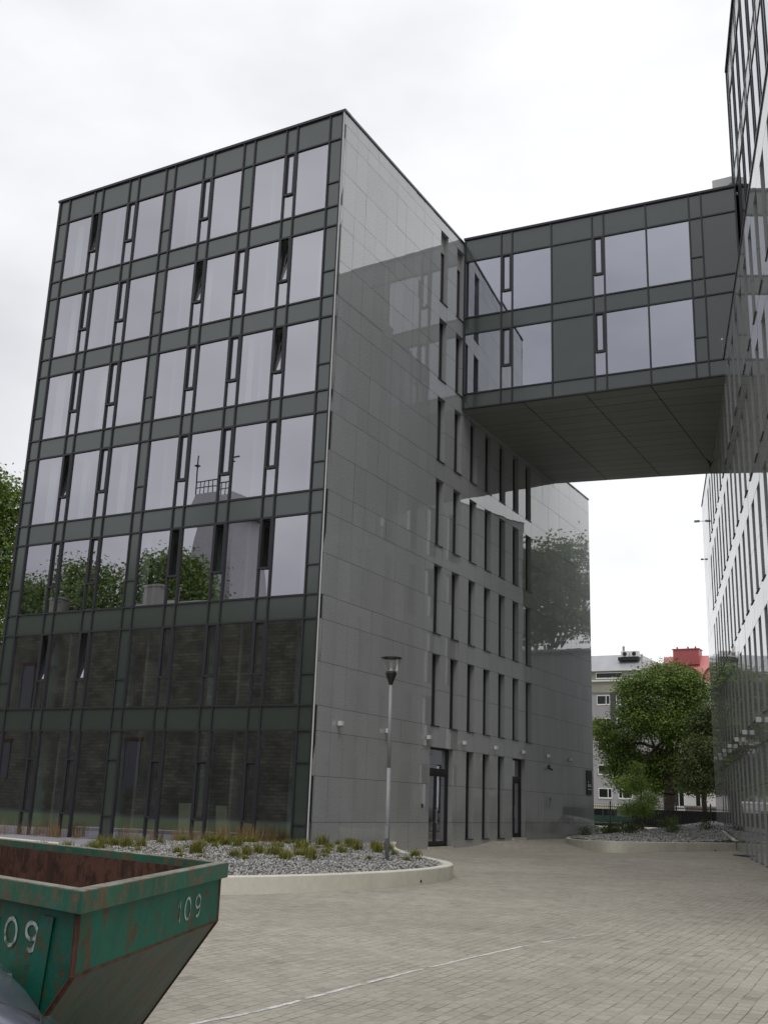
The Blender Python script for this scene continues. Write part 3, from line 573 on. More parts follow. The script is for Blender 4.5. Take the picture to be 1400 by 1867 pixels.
# ================================================================== planters
def smooth_closed(pts,n=8,closed=True):
    P=[Vector((*p,)) for p in pts]; out=[]; L=len(P)
    rngi=range(L if closed else L-1)
    for i in rngi:
        p0,p1,p2,p3=(P[(i-1)%L],P[i],P[(i+1)%L],P[(i+2)%L]) if closed else (P[max(i-1,0)],P[i],P[i+1],P[min(i+2,L-1)])
        for k in range(n):
            t=k/n; out.append(.5*((2*p1)+(-p0+p2)*t+(2*p0-5*p1+4*p2-p3)*t*t+(-p0+3*p1-3*p2+p3)*t**3))
    if not closed: out.append(P[-1])
    return out
def kerb(path,width,h,parent,name='kerb_wall'):
    """path: list of (x,y,ztop); inner side on the left"""
    m=MB(); n=len(path); prev=None; rb=.015
    for i in range(n):
        a=path[max(i-1,0)]; b=path[min(i+1,n-1)]; d=Vector((b[0]-a[0],b[1]-a[1],0)).normalized(); nn=Vector((-d[1],d[0],0)); p=Vector((path[i][0],path[i][1],0)); zt=path[i][2]
        zb=-.5
        ring=[(p)+Vector((0,0,zb)),(p)+Vector((0,0,zt-rb)),(p+nn*rb)+Vector((0,0,zt)),(p+nn*(width-rb))+Vector((0,0,zt)),(p+nn*width)+Vector((0,0,zt-rb)),(p+nn*width)+Vector((0,0,zb))]
        if prev:
            for k in range(5): m.quad(prev[k],prev[k+1],ring[k+1],ring[k])
        else: m.poly(ring)
        prev=ring
    m.poly(prev[::-1]); return m.build(name,'conc',parent)
def inset(path,w):
    out=[]; n=len(path)
    for i in range(n):
        a=path[max(i-1,0)]; b=path[min(i+1,n-1)]; d=Vector((b[0]-a[0],b[1]-a[1])).normalized(); out.append((path[i][0]-d[1]*w,path[i][1]+d[0]*w))
    return out
def weeps(spots,parent):
    for (x,y,z,dx,dy) in spots:
        m=MB(); m.tube((x-dx*.02,y-dy*.02,z),(x+dx*.012,y+dy*.012,z),.028,n=10); m.build('weep_hole','black',parent)
PL=thing('planter','rounded raised bed of grey gravel in a pale concrete kerb around the street lamp','planter',(4,-7,-.15)); PL.location=(0,0,0)
front=[(-3.0,-8.2),(-2.2,-12.5),(.6,-15.6),(4.0,-16.0),(5.6,-15.0),(6.65,-13.7),(7.4,-12.1),(7.86,-10.0),(7.98,-7.9),(7.70,-6.1),(7.0,-4.7),(5.9,-3.4),(4.2,-1.4),(2.2,1.6),(.12,5.6)]
fp=smooth_closed([(x,y,.15) for x,y in front],6,False)
kerb([(p[0],p[1],p[2]) for p in fp],.24,.3,PL)
weeps([(7.62,-11.2,-.08,1,-.4),(7.99,-8.2,-.08,1,0)],PL)
lo_=[(-13.9,-4.4,.12),(-9,-5.7,.13),(-3.0,-7.4,.15)]
EDG=kerb(smooth_closed(lo_,4,False),.2,.3,None,'edging_wall'); tag(EDG,'low pale concrete edging seen behind the skip along the glass front','edging wall')
MT['slab']=mat('path_slab',(.26,.25,.28),.8,noise=[(2,.15)])
m=MB(); m.poly([(-18,-3.6,-.02),(-9,-5.5,-.02),(-3.2,-7.1,-.02),(-3.1,-.1,-.09),(-18,-.1,-.09)]); tag(m.build('path','slab'),kind='structure')
MT['gravel']=mat('gravel',(.31,.305,.29),.85,noise=[(20,.35)],island=1.5)
MT['soil']=mat('gravel_base',(.20,.20,.20),.95,noise=[(14,.5)],bump=(25,1,.06))
inner=[(p[0],p[1]) for p in fp]+[(-.3,5.6),(.05,.0),(-14,-.12),(-14,-4.2)]
def inside(px,py,poly):
    c=np.zeros(len(px),bool); j=len(poly)-1
    for i in range(len(poly)):
        xi,yi=poly[i]; xj,yj=poly[j]
        with np.errstate(divide='ignore',invalid='ignore'): k=((yi>py)!=(yj>py))&(px<(xj-xi)*(py-yi)/(yj-yi+1e-12)+xi)
        c^=k; j=i
    return c
def stones(name,poly,zf,n,box,size,parent,matn='gravel'):
    x=rng.uniform(box[0],box[1],n); y=rng.uniform(box[2],box[3],n); k=inside(x,y,poly); x=x[k]; y=y[k]; n=len(x)
    base=np.array([(1,0,0),(-1,0,0),(0,1,0),(0,-1,0),(0,0,1),(0,0,-1)],float)
    F0=np.array([(0,2,4),(2,1,4),(1,3,4),(3,0,4),(2,0,5),(1,2,5),(3,1,5),(0,3,5)])
    s=rng.uniform(.6,1.5,(n,1,1))*size*rng.uniform(.6,1.2,(n,1,3)); v=base[None]*s*rng.uniform(.75,1.25,(n,6,1))
    a=rng.uniform(0,6.28,n); b=rng.uniform(-1,1,n); ca,sa=np.cos(a),np.sin(a); cb,sb=np.cos(b),np.sin(b)
    Rz=np.zeros((n,3,3)); Rz[:,0,0]=ca;Rz[:,0,1]=-sa;Rz[:,1,0]=sa;Rz[:,1,1]=ca;Rz[:,2,2]=1
    Rx=np.zeros((n,3,3)); Rx[:,0,0]=1;Rx[:,1,1]=cb;Rx[:,1,2]=-sb;Rx[:,2,1]=sb;Rx[:,2,2]=cb
    v=np.einsum('nij,nkj->nki',Rz@Rx,v); v[:,:,0]+=x[:,None]; v[:,:,1]+=y[:,None]; v[:,:,2]+=(zf(x,y)+rng.uniform(-.01,.03,n))[:,None]
    return np_mesh(name,v.reshape(-1,3),(F0[None]+6*np.arange(n)[:,None,None]).reshape(-1,3),matn,parent)
def zl(x,y): return .09+.05*sm(np.asarray(y,float),-10,-2)+.02*np.sin(np.asarray(x)*1.7)*np.cos(np.asarray(y)*1.3)
bedL=inset(fp,.22)+[(.06,5.4),(.06,-.08),(-3.0,-.08)]
m=MB(); m.poly([(x,y,.06) for x,y in bedL]); m.build('bed_soil','soil',PL)
gs=stones('gravel',bedL,zl,70000,(-3,8,-16,6),.024,PL); tag(gs,kind='stuff')
# right planter
PR=thing('planter','raised gravel bed with dark little shrubs in a concrete kerb between the two blocks','planter',(5,20,0)); PR.location=(0,0,0)
rp=[(.1,24.5,.17),(.75,21.8,.17),(1.75,19.0,.19),(3.5,15.4,.26),(4.7,13.4,.31),(5.75,12.35,.345),(6.6,12.8,.35),(7.65,14.6,.35),(9.24,18.4,.355)]
rpp=smooth_closed(rp,6,False); kerb([(p[0],p[1],p[2]) for p in rpp],.24,.5,PR)
weeps([(5.1,13.0,.04,-.4,-1),(7.1,13.62,.06,.8,-.5),(8.7,16.95,.06,.8,-.5)],PR)
bedR=inset(rpp,.22)+[(5.8,31.5),(5.6,38.5),(-9,38.5),(-9,29),(.02,28.55)]
def zr(x,y):
    x=np.asarray(x,float); y=np.asarray(y,float); return .12+.14*sm(x,1,5)+(y-13)*.006+.008*(y-13)*sm(x,1,3)+.017*np.maximum(y-13,0)*sm(x,1.2,4.5)
gx=np.linspace(-9,9.5,75); gy=np.linspace(12,38.5,107); GX,GY=np.meshgrid(gx,gy); GZ=zr(GX,GY)-.03; nn=len(gx); qi=np.arange(len(gy)-1)[:,None]*nn+np.arange(nn-1)[None]; FF=np.stack([qi,qi+1,qi+nn+1,qi+nn],-1).reshape(-1,4)
cx=(GX.ravel()[FF].mean(1)); cy=GY.ravel()[FF].mean(1); keep=inside(cx,cy,bedR); np_mesh('bed_soil',np.c_[GX.ravel(),GY.ravel(),GZ.ravel()],FF[keep],'soil',PR)
gs=stones('gravel',bedR,zr,60000,(-4,9.3,12,38),.045,PR); tag(gs,kind='stuff')
# ------------------------------------------------------------------ tufts
def tuft_mesh(n,h,spread,r0,wd):
    V=[];F=[]
    for k in range(n):
        a=random.uniform(0,6.28); l=h*random.uniform(.5,1.1); s=spread*random.uniform(.2,1.1); x0,y0=[random.gauss(0,r0) for _ in '12']; dx,dy=math.cos(a),math.sin(a); px,py=-dy*wd,dx*wd
        i=len(V); 
        for j,(t,wf) in enumerate(((0,1),(.5,.85),(1,.1))):
            x=x0+dx*s*t*t; y=y0+dy*s*t*t; z=l*t*(1-.2*t); V+=[(x-px*wf,y-py*wf,z),(x+px*wf,y+py*wf,z)]
        F+=[(i,i+1,i+3,i+2),(i+2,i+3,i+5,i+4)]
    return V,F
def tuft(name,m,n,h,spread,r0,wd):
    V,F=tuft_mesh(n,h,spread,r0,wd); me=D.meshes.new(name); me.from_pydata(V,[],F); me.materials.append(MT[m]); return me
tm=[tuft('grass_tuft','grass',130,.30,.22,.07,.006) for _ in range(4)]
td=[tuft('dry_grass','dry',55,.75,.22,.13,.0035) for _ in range(3)]
k=0; placed=[]
while k<84:
    x=random.uniform(-3,6.4); y=random.uniform(-9,3.2)
    if not inside(np.array([x]),np.array([y]),bedL)[0] or x<.35 and y>-.5: continue
    if y<-6.5 and x>4.5: continue
    if any((x-a)**2+(y-b)**2<.14 for a,b in placed): continue
    placed.append((x,y)); o=D.objects.new('grass_tuft',random.choice(tm)); COL.objects.link(o); o.location=(x,y,float(zl(x,y))-.01); s=random.uniform(.55,1.3); o.scale=(s,s,s*random.uniform(.7,1.3)); o.rotation_euler=(0,0,random.uniform(0,6)); 
    if (x-5.7)**2+(y+5.45)**2<3.2: lb=('green grass tuft growing close around the street lamp foot','grass tufts around the street lamp')
    elif x<-.2 and y>-2.2: lb=('green grass tuft in the gravel close to the glass front','grass tufts close to the glass front')
    elif x<1.9 and y>-.6: lb=('green grass tuft in the gravel along the granite wall','grass tufts along the granite wall')
    elif x<1: lb=('green grass tuft in the left part of the gravel bed beyond the skip','grass tufts beyond the skip')
    elif x<3.4: lb=('green grass tuft in the middle of the front gravel bed','grass tufts in the middle of the front bed')
    else: lb=('green grass tuft on the open gravel near the front kerb','grass tufts near the front kerb')
    tag(o,lb[0],'grass tuft',lb[1]); k+=1
for k in range(34):
    x=-.3-random.random()*12.5 if k>12 else random.uniform(-4.6,-.4); y=random.uniform(-1.3,-.25); o=D.objects.new('dry_grass',random.choice(td)); COL.objects.link(o); o.location=(x,y,.05 if x>-3 else -.1); s=random.uniform(.8,1.25); o.scale=(s,s,s); o.rotation_euler=(0,0,random.uniform(0,6)); tag(o,'thin reddish dry grass clump standing along the foot of the glass front','grass clump','dry grass clumps along the glass front')
# ================================================================== street lamp
SL=thing('street_lamp','grey steel post lamp with clear conical head standing in the front gravel bed','street lamp',(5.7,-5.45,.08))
m=MB(); m.tube((0,0,0),(-.03,-.0,2.2),.052,.046,16); m.tube((-.03,0,2.2),(-.05,0,4.24),.045,.040,16); m.build('pole','grey',SL,True)
m=MB(); m.box(-.045,.045,-.062,-.05,.55,.85); m.build('access_door','grey',SL)
m=MB(); m.lathe((-.05,0,4.24),[(.045,-.02),(.055,.02),(.10,.14),(.138,.25),(.14,.28),(.11,.315),(0,.32)],24); m.build('lamp_base','black',SL,True)
MT['clear']=glass('clear_bowl',.05,(.93,.94,.94),(1,1,1),0)
m=MB(); m.lathe((-.05,0,4.55),[(.11,.0),(.16,.10),(.215,.24),(.245,.34)],28); m.build('glass_bowl','clear',SL,True)
m=MB(); m.lathe((-.05,0,4.88),[(.235,.0),(.262,.0),(.265,.02),(.18,.04),(0,.05)],28); m.build('lamp_lid','metal',SL,True)
m=MB(); m.tube((-.05,0,4.56),(-.05,0,4.62),.05,n=14); m.tube((-.05,0,4.62),(-.05,0,4.80),.03,.035,n=14)
for kk in range(3): m.lathe((-.05,0,4.66+.06*kk),[(.04,0),(.07,.012),(.04,.024)],18)
m.build('bulb','white',SL)
m=MB(); m.box(.10,.13,-.02,.02,4.56,4.86); m.build('reflector_blade','white',SL)
# ================================================================== SKIP
MT['skipg']=rustpaint('skip_green_paint',(.004,.105,.068),(.10,.04,.015),.535); MT['skipd']=rustpaint('skip_dark_paint',(.010,.062,.040),(.07,.035,.016),.49,.5); MT['rust']=rustpaint('skip_rust',(.10,.045,.03),(.035,.018,.012),.50,.8); MT['rim']=rustpaint('rim_worn_paint',(.015,.115,.075),(.13,.09,.05),.50)
N2=Vector((15.316,-25.696,0)); R2=Vector((14.552,-23.831,0)); Ld=Vector((-.958,.288,0)).normalized(); Wd=(R2-N2); 
SK=thing('waste_skip','battered green open steel skip with rusty inside, painted 109 in white','skip',(13.4,-24.4,-.15)); SK.location=(0,0,0)
def q(s,t,z): return N2+Ld*s+Wd*t+Vector((0,0,z))   # s along the length, t across
LEN=3.3; prof=[(0,1.06),(0,.80),(.92,-.08),(LEN-.92,-.08),(LEN,.80),(LEN,1.06)]
def inn(s): return s
for t_,nm in ((0,'side_plate'),(1,'side_plate')):
    m=MB(); tt=(0,.018) if t_==0 else (1,1-.018)
    m.poly([q(s,tt[0],z) for s,z in prof]); m.build(nm,'skipg',SK)
    m=MB(); m.poly([q(min(max(s,.03),LEN-.03),tt[1],z) for s,z in prof]); m.build('inner_side','rust',SK)
for (i,nm,mt) in ((0,'end_plate','skipg'),(1,'sloping_end','skipd'),(2,'floor_plate','skipd'),(3,'sloping_end','skipd'),(4,'end_plate','skipg')):
    a,b=prof[i],prof[i+1]; m=MB(); m.quad(q(a[0],0,a[1]),q(a[0],1,a[1]),q(b[0],1,b[1]),q(b[0],0,b[1])); m.build(nm,mt,SK)
    a2=(min(max(a[0]+(.03 if a[0]<1.6 else -.03),.0),LEN),a[1]+(.03 if i in(1,2,3) else 0)); b2=(b[0]+(.03 if b[0]<1.6 else -.03),b[1]+.03)
    m=MB(); m.quad(q(a2[0],.018,a2[1]),q(a2[0],.982,a2[1]),q(b2[0],.982,b2[1]),q(b2[0],.018,b2[1])); m.build('inner_plate','rust',SK)
m=MB()
def qbox(m,s0,s1,t0,t1,z0,z1):
    i=len(m.v); m.v+=[tuple(q(s,t,z)) for z in (z0,z1) for (s,t) in ((s0,t0),(s1,t0),(s1,t1),(s0,t1))]
    for f in ((0,3,2,1),(4,5,6,7),(0,1,5,4),(1,2,6,5),(2,3,7,6),(3,0,4,7)): m.f.append(tuple(i+k for k in f))
for (s0,s1,t0,t1) in ((-.05,.035,-.025,1.025),(LEN-.035,LEN+.05,-.025,1.025),(.035,LEN-.035,-.025,.016),(.035,LEN-.035,.984,1.025)): qbox(m,s0,s1,t0,t1,1.025,1.10)
m.build('rim','rim',SK)
MT['worn']=rustpaint('worn_edge',(.24,.25,.21),(.16,.11,.06),.50)
m=MB()
for (s0,s1,t0,t1) in ((-.048,.033,-.024,1.024),(LEN-.033,LEN+.048,-.024,1.024),(.035,LEN-.035,-.024,.015),(.035,LEN-.035,.985,1.024)): qbox(m,s0,s1,t0,t1,1.1,1.104)
m.build('rim_edge','worn',SK)
m=MB(); m.tube(q(0,0,1.02),q(0,0,.80),.011,n=6); m.tube(q(0,0,.80),q(.92,0,-.08),.011,n=6); m.tube(q(0,1,1.02),q(0,1,.80),.009,n=6); m.tube(q(0,1,.80),q(.92,1,-.08),.009,n=6); m.tube(q(0,0,.80),q(0,1,.80),.006,n=6); m.build('weld_seam','rust',SK)
m=MB(); m.poly([q(.17,-.006,.99),q(.27,-.006,.99),q(.40,-.006,.42),q(.24,-.006,.42)]); m.poly([q(.17,0,.99),q(.17,-.006,.99),q(.24,-.006,.42),q(.24,0,.42)]); m.build('stiffener','skipg',SK)
m=MB(); qbox(m,1.9,2.06,-.03,0,.2,.88); m.build('lifting_lug','skipd',SK)
m=MB(); m.poly([q(.15,.35,.93),q(.28,.33,.93),q(.22,.30,1.05)]); m.poly([q(.15,.36,.93),q(.28,.34,.93),q(.22,.31,1.05)]); 
# painted digits: ribbons 3 mm proud
def digit(ch,m,P,x,y,w,h,st,off):
    def rib(pts):
        L=[]
        for i,p in enumerate(pts):
            a=pts[max(i-1,0)]; b=pts[min(i+1,len(pts)-1)]; d=Vector((b[0]-a[0],b[1]-a[1])); d=d.normalized() if d.length>0 else Vector((1,0)); n_=Vector((-d[1],d[0]))*st*(.8+.4*random.random())/2
            L.append((P(x+p[0]*w+n_[0],y+p[1]*h+n_[1]),P(x+p[0]*w-n_[0],y+p[1]*h-n_[1])))
        for i in range(len(L)-1): m.quad(L[i][0],L[i][1],L[i+1][1],L[i+1][0])
    el=lambda cx,cy,rx,ry,a0,a1,n=18:[(cx+rx*math.cos(R(a0+(a1-a0)*k/n)),cy+ry*math.sin(R(a0+(a1-a0)*k/n))) for k in range(n+1)]
    if ch=='0': rib(el(.5,.5,.42,.5,0,360))
    if ch=='1': rib([(.15,.72),(.5,.98),(.5,0)])
    if ch=='9': rib(el(.5,.70,.38,.30,0,360)); rib(el(.5,.5,.38,.5,10,-120,14)) 
MT['marking']=rustpaint('white_marking',(.42,.46,.43),(.01,.08,.055),.50,.8)
m=MB(); fE=lambda x,y: N2+Wd*x/Wd.length+Vector((0,0,y))-Ld*.004
for ch,x in (('1',1.24),('0',1.37),('9',1.55)): digit(ch,m,fE,x,.862,.115,.10,.013,0)
m.build('painted_number','marking',SK)
m=MB(); fS=lambda x,y: N2+Ld*(0.70-x)+Vector((0,0,y))-Vector((.288,.958,0))*.004
for ch,x in (('1',.02),('0',.14),('9',.31)): digit(ch,m,fS,x,.855,.115,.10,.016,0)
m.build('painted_number','marking',SK)
# ================================================================== CARS
MT['carg']=mat('car_paint_grey',(.17,.18,.23),.18,metal=.6,ior=1.6,noise=[(60,.06)]); MT['cars']=mat('car_paint_silver',(.45,.47,.50),.25,metal=.5); MT['rubber']=mat('rubber',(.02,.02,.02),.8); MT['lightg']=glass('lamp_glass',.25,(.8,.82,.85)); MT['cglass']=mat('car_glass',(.015,.02,.022),.05,ior=1.6)
def wheel(x,y,parent,r=.31,wd=.2):
    m=MB(); s=1 if y>0 else -1
    prof=[(r*.62,-wd/2),(r*.95,-wd/2),(r,-wd/2+.03),(r,wd/2-.03),(r*.95,wd/2),(r*.62,wd/2)]
    n=24; i0=0
    for (rr,o_) in prof:
        for k in range(n): a=6.2832*k/n; m.v.append((x+rr*math.cos(a),y+o_,r+rr*math.sin(a)))
    for j in range(len(prof)-1):
        for k in range(n): m.f.append((j*n+k,j*n+(k+1)%n,(j+1)*n+(k+1)%n,(j+1)*n+k))
    w_=m.build('wheel','rubber',parent,True); m=MB(); m.tube((x,y-wd/2+.02,r),(x,y+wd/2-.02,r),r*.63,n=20)
    for k in range(5):
        a=6.2832*k/5; m.box(x-.02,x+.02,y+s*(wd/2-.02),y+s*(wd/2),r,r+.01)
    m.build('rim','grey',w_)
def car(name,label,paint,loc,rot):
    c=thing(name,label,'car',loc,rot=rot)
    # lofted shell: x forward, stations (x, halfwidth, z sill, z shoulder, z top)
    st=[(2.08,.50,.34,.50,.56),(2.02,.66,.24,.60,.70),(1.88,.76,.20,.66,.78),(1.6,.82,.19,.70,.84),(1.2,.85,.19,.74,.90),(.85,.86,.19,.78,.95),(.3,.865,.19,.82,1.0),(-.5,.87,.19,.84,1.0),(-1.2,.865,.19,.84,1.0),(-1.7,.83,.22,.84,1.0),(-1.98,.76,.28,.80,.94),(-2.08,.62,.36,.70,.78)]
    V=[];F=[];K=9
    for (x,hw,zs,zh,zt) in st:
        sec=[(hw*.92,zs),(hw,zs+.10),(hw*1.0,(zs+zh)/2),(hw*.985,zh),(hw*.93,zh+(zt-zh)*.55),(hw*.80,zh+(zt-zh)*.85),(hw*.5,zt),(hw*.2,zt+.012),(0,zt+.015)]
        V+=[(x,y,z) for y,z in sec]+[(x,-y,z) for y,z in sec[-2::-1]]
    n=2*K-1
    for i in range(len(st)-1):
        for k in range(n-1): F.append((i*n+k,i*n+k+1,(i+1)*n+k+1,(i+1)*n+k))
        F.append((i*n+n-1,i*n,(i+1)*n,(i+1)*n+n-1))
    F.append(tuple(range(n))[::-1]); F.append(tuple((len(st)-1)*n+k for k in range(n)))
    b=MB(); b.v=V; b.f=F; bo=b.build('body',paint,c,True); md=bo.modifiers.new('s','SUBSURF'); md.levels=2; md.render_levels=2
    g=[(.95,.99,.74),(.25,1.42,.60),(-.4,1.46,.60),(-1.2,1.42,.58),(-1.85,1.0,.66)]
    b=MB()
    for (i) in range(4):
        (x0,z0,h0),(x1,z1,h1)=g[i],g[i+1]
        b.quad((x0,-h0,z0),(x0,h0,z0),(x1,h1,z1),(x1,-h1,z1))
        for s in (1,-1): b.quad((x0,s*h0,z0),(x0,s*.82,.98),(x1,s*.82,.98),(x1,s*h1,z1))
    b.build('windows','cglass',c)
    b=MB(); b.box(.25,-1.2,-.585,.585,1.43,1.475); b.build('roof',paint,c)
    for s in (1,-1):
        b=MB(); b.tube((.95,s*.76,.98),(.25,s*.61,1.44),.035); b.tube((-1.2,s*.59,1.44),(-1.85,s*.68,1.0),.045); b.tube((-.35,s*.81,.98),(-.4,s*.61,1.45),.03); b.build('pillar',paint,c)
        b=MB(); b.box(1.78,2.0,s*.42 if s>0 else -.66,s*.66 if s>0 else -.42,.60,.72); b.build('headlight','lightg',c)
        b=MB(); b.box(-2.06,-1.95,s*.45 if s>0 else -.7,s*.7 if s>0 else -.45,.68,.84); MT.setdefault('red',mat('red_lens',(.35,.02,.02),.2)); b.build('tail_light','red',c)
        b=MB(); b.box(.55,.7,s*.88 if s>0 else -1.0,s*1.0 if s>0 else -.88,.92,1.04); b.build('wing_mirror',paint,c)
    # bonnet shut line
    b=MB()
    for s in (1,-1):
        pl=[(1.95,s*.50,.725),(1.6,s*.62,.835),(1.2,s*.66,.895),(.9,s*.68,.935)]
        for i in range(3): b.tube(pl[i],pl[i+1],.008,n=6)
    b.build('bonnet_seam','black',c)
    for x in (1.32,-1.28):
        for y in (.76,-.76): wheel(x,y,c)
    return c
car('parked_car','dark grey car whose curved front wing just shows in the lower left corner','carg',(14.22,-27.58,-.15),R(55.2)).scale=(1,1,1.3)
car('parked_car','pale car parked beyond the black fence right of the big tree trunk','cars',(2.9,57,.0),R(178))
# pickup
MT['tgreen']=mat('dark_green_paint',(.03,.10,.075),.35,noise=[(3,.2)]); MT['cream']=mat('cream_paint',(.85,.83,.70),.4); MT['canvas']=mat('canvas_cover',(.25,.25,.21),.9,noise=[(3,.2)])
T=thing('pickup_truck','old dark green off-road pickup with cream cab roof parked beyond the fence','truck',(-6.8,54,.0))
m=MB(); m.box(-2.7,-1.4,-.75,.75,.55,1.05); m.box(-1.4,.65,-.8,.8,.5,1.12); m.box(.65,2.4,-.8,.8,.55,1.08); m.build('body','tgreen',T)
m=MB()
for x in (-1.38,-.45,.55): m.box(x,x+.09,-.78,-.72,1.12,1.68); m.box(x,x+.09,.72,.78,1.12,1.68)
m.build('cab_pillars','tgreen',T); m=MB(); m.box(-1.36,.62,-.74,.74,1.12,1.66); m.build('cab_windows','cglass',T)
m=MB(); m.prism([(-1.45,-.8),(.68,-.8),(.68,.8),(-1.45,.8)],1.60,1.82); m.prism([(-1.3,-.7),(.5,-.7),(.5,.7),(-1.3,.7)],1.82,1.93); m.build('cab_roof','cream',T)
m=MB(); m.box(.7,2.35,-.78,.78,1.09,1.78); m.build('load_cover','canvas',T); m=MB(); m.box(-2.6,2.3,-.815,-.80,.60,.64); m.build('trim_stripe','cream',T); m=MB(); m.box(-2.5,2.3,-.6,.6,.35,.5); m.build('chassis','black',T)
m=MB(); m.box(-2.8,-2.7,-.75,.75,.42,.6); m.build('bumper','grey',T)
for x in (-1.95,1.35):
    for y in (-.72,.72): wheel(x,y,T,.37,.2)
# ================================================================== trees
def lumpy(blobs):
    out=[]
    for b in blobs:
        out.append((b[0],b[1],b[2],b[3]*.86,b[4]*.86,b[5]*.86))
        for k in range(4):
            d=rng.normal(size=3); d/=np.linalg.norm(d); d[2]=abs(d[2])*.9-.15; f=rng.uniform(.28,.45); out.append((b[0]+d[0]*b[3]*.82,b[1]+d[1]*b[4]*.82,b[2]+d[2]*b[5]*.82,b[3]*f,b[4]*f,b[5]*f))
    return out
def foliage(name,blobs,n,leaf,m,parent,ysq=1.0,shell=.55):
    """leaf clumps on/in ellipsoid lobes: blobs (x,y,z,rx,ry,rz)"""
    b=np.array(blobs,float); vol=(b[:,3]*b[:,4]*b[:,5])**(2/3); pr=vol/vol.sum(); nc=n//14
    idx=rng.choice(len(b),nc,p=pr); d=rng.normal(size=(nc,3)); d/=np.linalg.norm(d,axis=1)[:,None]
    r=shell+(1-shell)*rng.random(nc)**.6; r*=1+.10*rng.normal(size=nc)
    c=b[idx,:3]+d*b[idx,3:]*r[:,None]
    sp=leaf*2.6
    p=np.repeat(c,14,0)+rng.normal(size=(nc*14,3))*np.array([sp,sp,sp*.5]); N=len(p)
    nrm=rng.normal(size=(N,3))*.6+np.repeat(d,14,0)*.7+np.array([0,0,.55]); nrm/=np.linalg.norm(nrm,axis=1)[:,None]
    t=np.cross(nrm,rng.normal(size=(N,3))); t/=np.linalg.norm(t,axis=1)[:,None]; bt=np.cross(nrm,t); s=leaf*rng.uniform(.6,1.3,(N,1))
    V=np.stack([p-t*s*.5,p+bt*s*.32,p+t*s*.55,p-bt*s*.32],1).reshape(-1,3); F=np.arange(4*N).reshape(-1,4)
    return np_mesh(name,V,F,m,parent)
def limbs(base,top,blobs,r,parent,lean=0):
    m=MB(); base=Vector(base); top=Vector(top); n=6; pts=[base.lerp(top,i/n)+Vector((random.gauss(0,r*.15),random.gauss(0,r*.15),0)) for i in range(n+1)]
    for i in range(n): m.tube(pts[i],pts[i+1],r*(1-.55*i/n)*(1.25 if i==0 else 1),r*(1-.55*(i+1)/n),12,False)
    for bl in blobs:
        s=pts[random.randint(2,n-1)]; e=Vector(bl[:3]); mid=s.lerp(e,.5)+Vector((0,0,(e-s).length*.08)); m.tube(s,mid,r*.38,r*.24,8,False); m.tube(mid,e,r*.24,r*.08,8,False)
        for k in range(3):
            e2=e+Vector((random.gauss(0,bl[3]*.5),random.gauss(0,bl[4]*.5),random.gauss(0,bl[5]*.4))); m.tube(mid.lerp(e,.6),e2,r*.12,r*.03,6,False)
    return m.build('trunk','bark',parent)
def tree(name,label,cat,base,top,blobs,r,n,leaf,m,group=None):
    t=thing(name,label,cat,tuple(base),group); b0=Vector(base); bl=[(b[0]-b0[0],b[1]-b0[1],b[2]-b0[2],*b[3:]) for b in blobs]
    limbs((0,0,-.1),Vector(top)-b0,bl,r,t); foliage('crown',lumpy(bl) if n>5000 else bl,n,leaf,m,t); return t
# px blobs at depth y=50 -> metres (0.0423 m/px); x=-1.2 at px 1218, z=1.45 at py~1489
def bx(l,y0,s,x0,z0,px0=1218,py0=1489): return [(x0+(a-px0)*s,y0+random.uniform(-1.5,1.5),z0+(py0-b)*s,c*s,c*s*.9,d*s) for a,b,c,d in l]
bl=bx([(1213,1262,46,36),(1185,1288,42,40),(1255,1290,42,40),(1178,1335,48,38),(1120,1372,38,26),(1235,1345,50,45),(1145,1405,45,26),(1220,1410,55,32),(1275,1350,40,45),(1103,1352,24,16),(1118,1428,18,20),(1180,1430,28,20),(1265,1420,36,22),(1200,1446,34,14),(1160,1446,26,14),(1240,1440,26,14)],50,.0423,-1.2,1.45)
tree('linden_tree','big spreading dark green tree with thick trunk in the gap between the blocks','tree',(-1.35,50,.0),(-1.0,50,8.5),bl,.42,84000,.17,'leaf')
bl=bx([(1290,1400,34,45),(1305,1350,34,45),(1275,1440,22,20),(1300,1440,30,22)],46,.0400,-.9,1.45)
tree('linden_tree','darker tree with slim trunk partly hidden behind the corner of the right block','tree',(2.0,46,.0),(2.1,46,5.5),bl,.20,22000,.15,'leaf3')
bl=bx([(1194,1470,19,20),(1196,1444,14,18),(1194,1418,7,13),(1183,1482,16,14),(1202,1480,14,14)],34,.0340,1.9,1.35)
tree('young_tree','bushy light green young tree in front of the fence beside the green pickup','young tree',(1.05,34,.5),(1.08,34,3.2),bl,.05,8000,.09,'leaf2')
bl=[(4.85,26,1.12,.08,.08,.16),(4.80,26,.95,.07,.07,.1),(4.9,26.03,1.28,.05,.05,.08)]
tree('sapling','tiny bright green sapling alone in the right gravel bed','sapling',(4.8,26,.6),(4.85,26,1.3),bl,.012,260,.06,'leaf2')
bl=[(-33,12,12,5.2,5,7.2),(-31.5,11,16,4.0,4,4.2),(-32,12,7,5,5,4.5),(-29.8,12,11,2.2,2.4,3.5),(-30.6,12,17.5,2.4,2.4,2.4)]
tree('maple_tree','tall leafy tree showing past the left edge of the glass block','tree',(-33.5,12,-.15),(-33,12,12),bl,.45,42000,.24,'leaf')
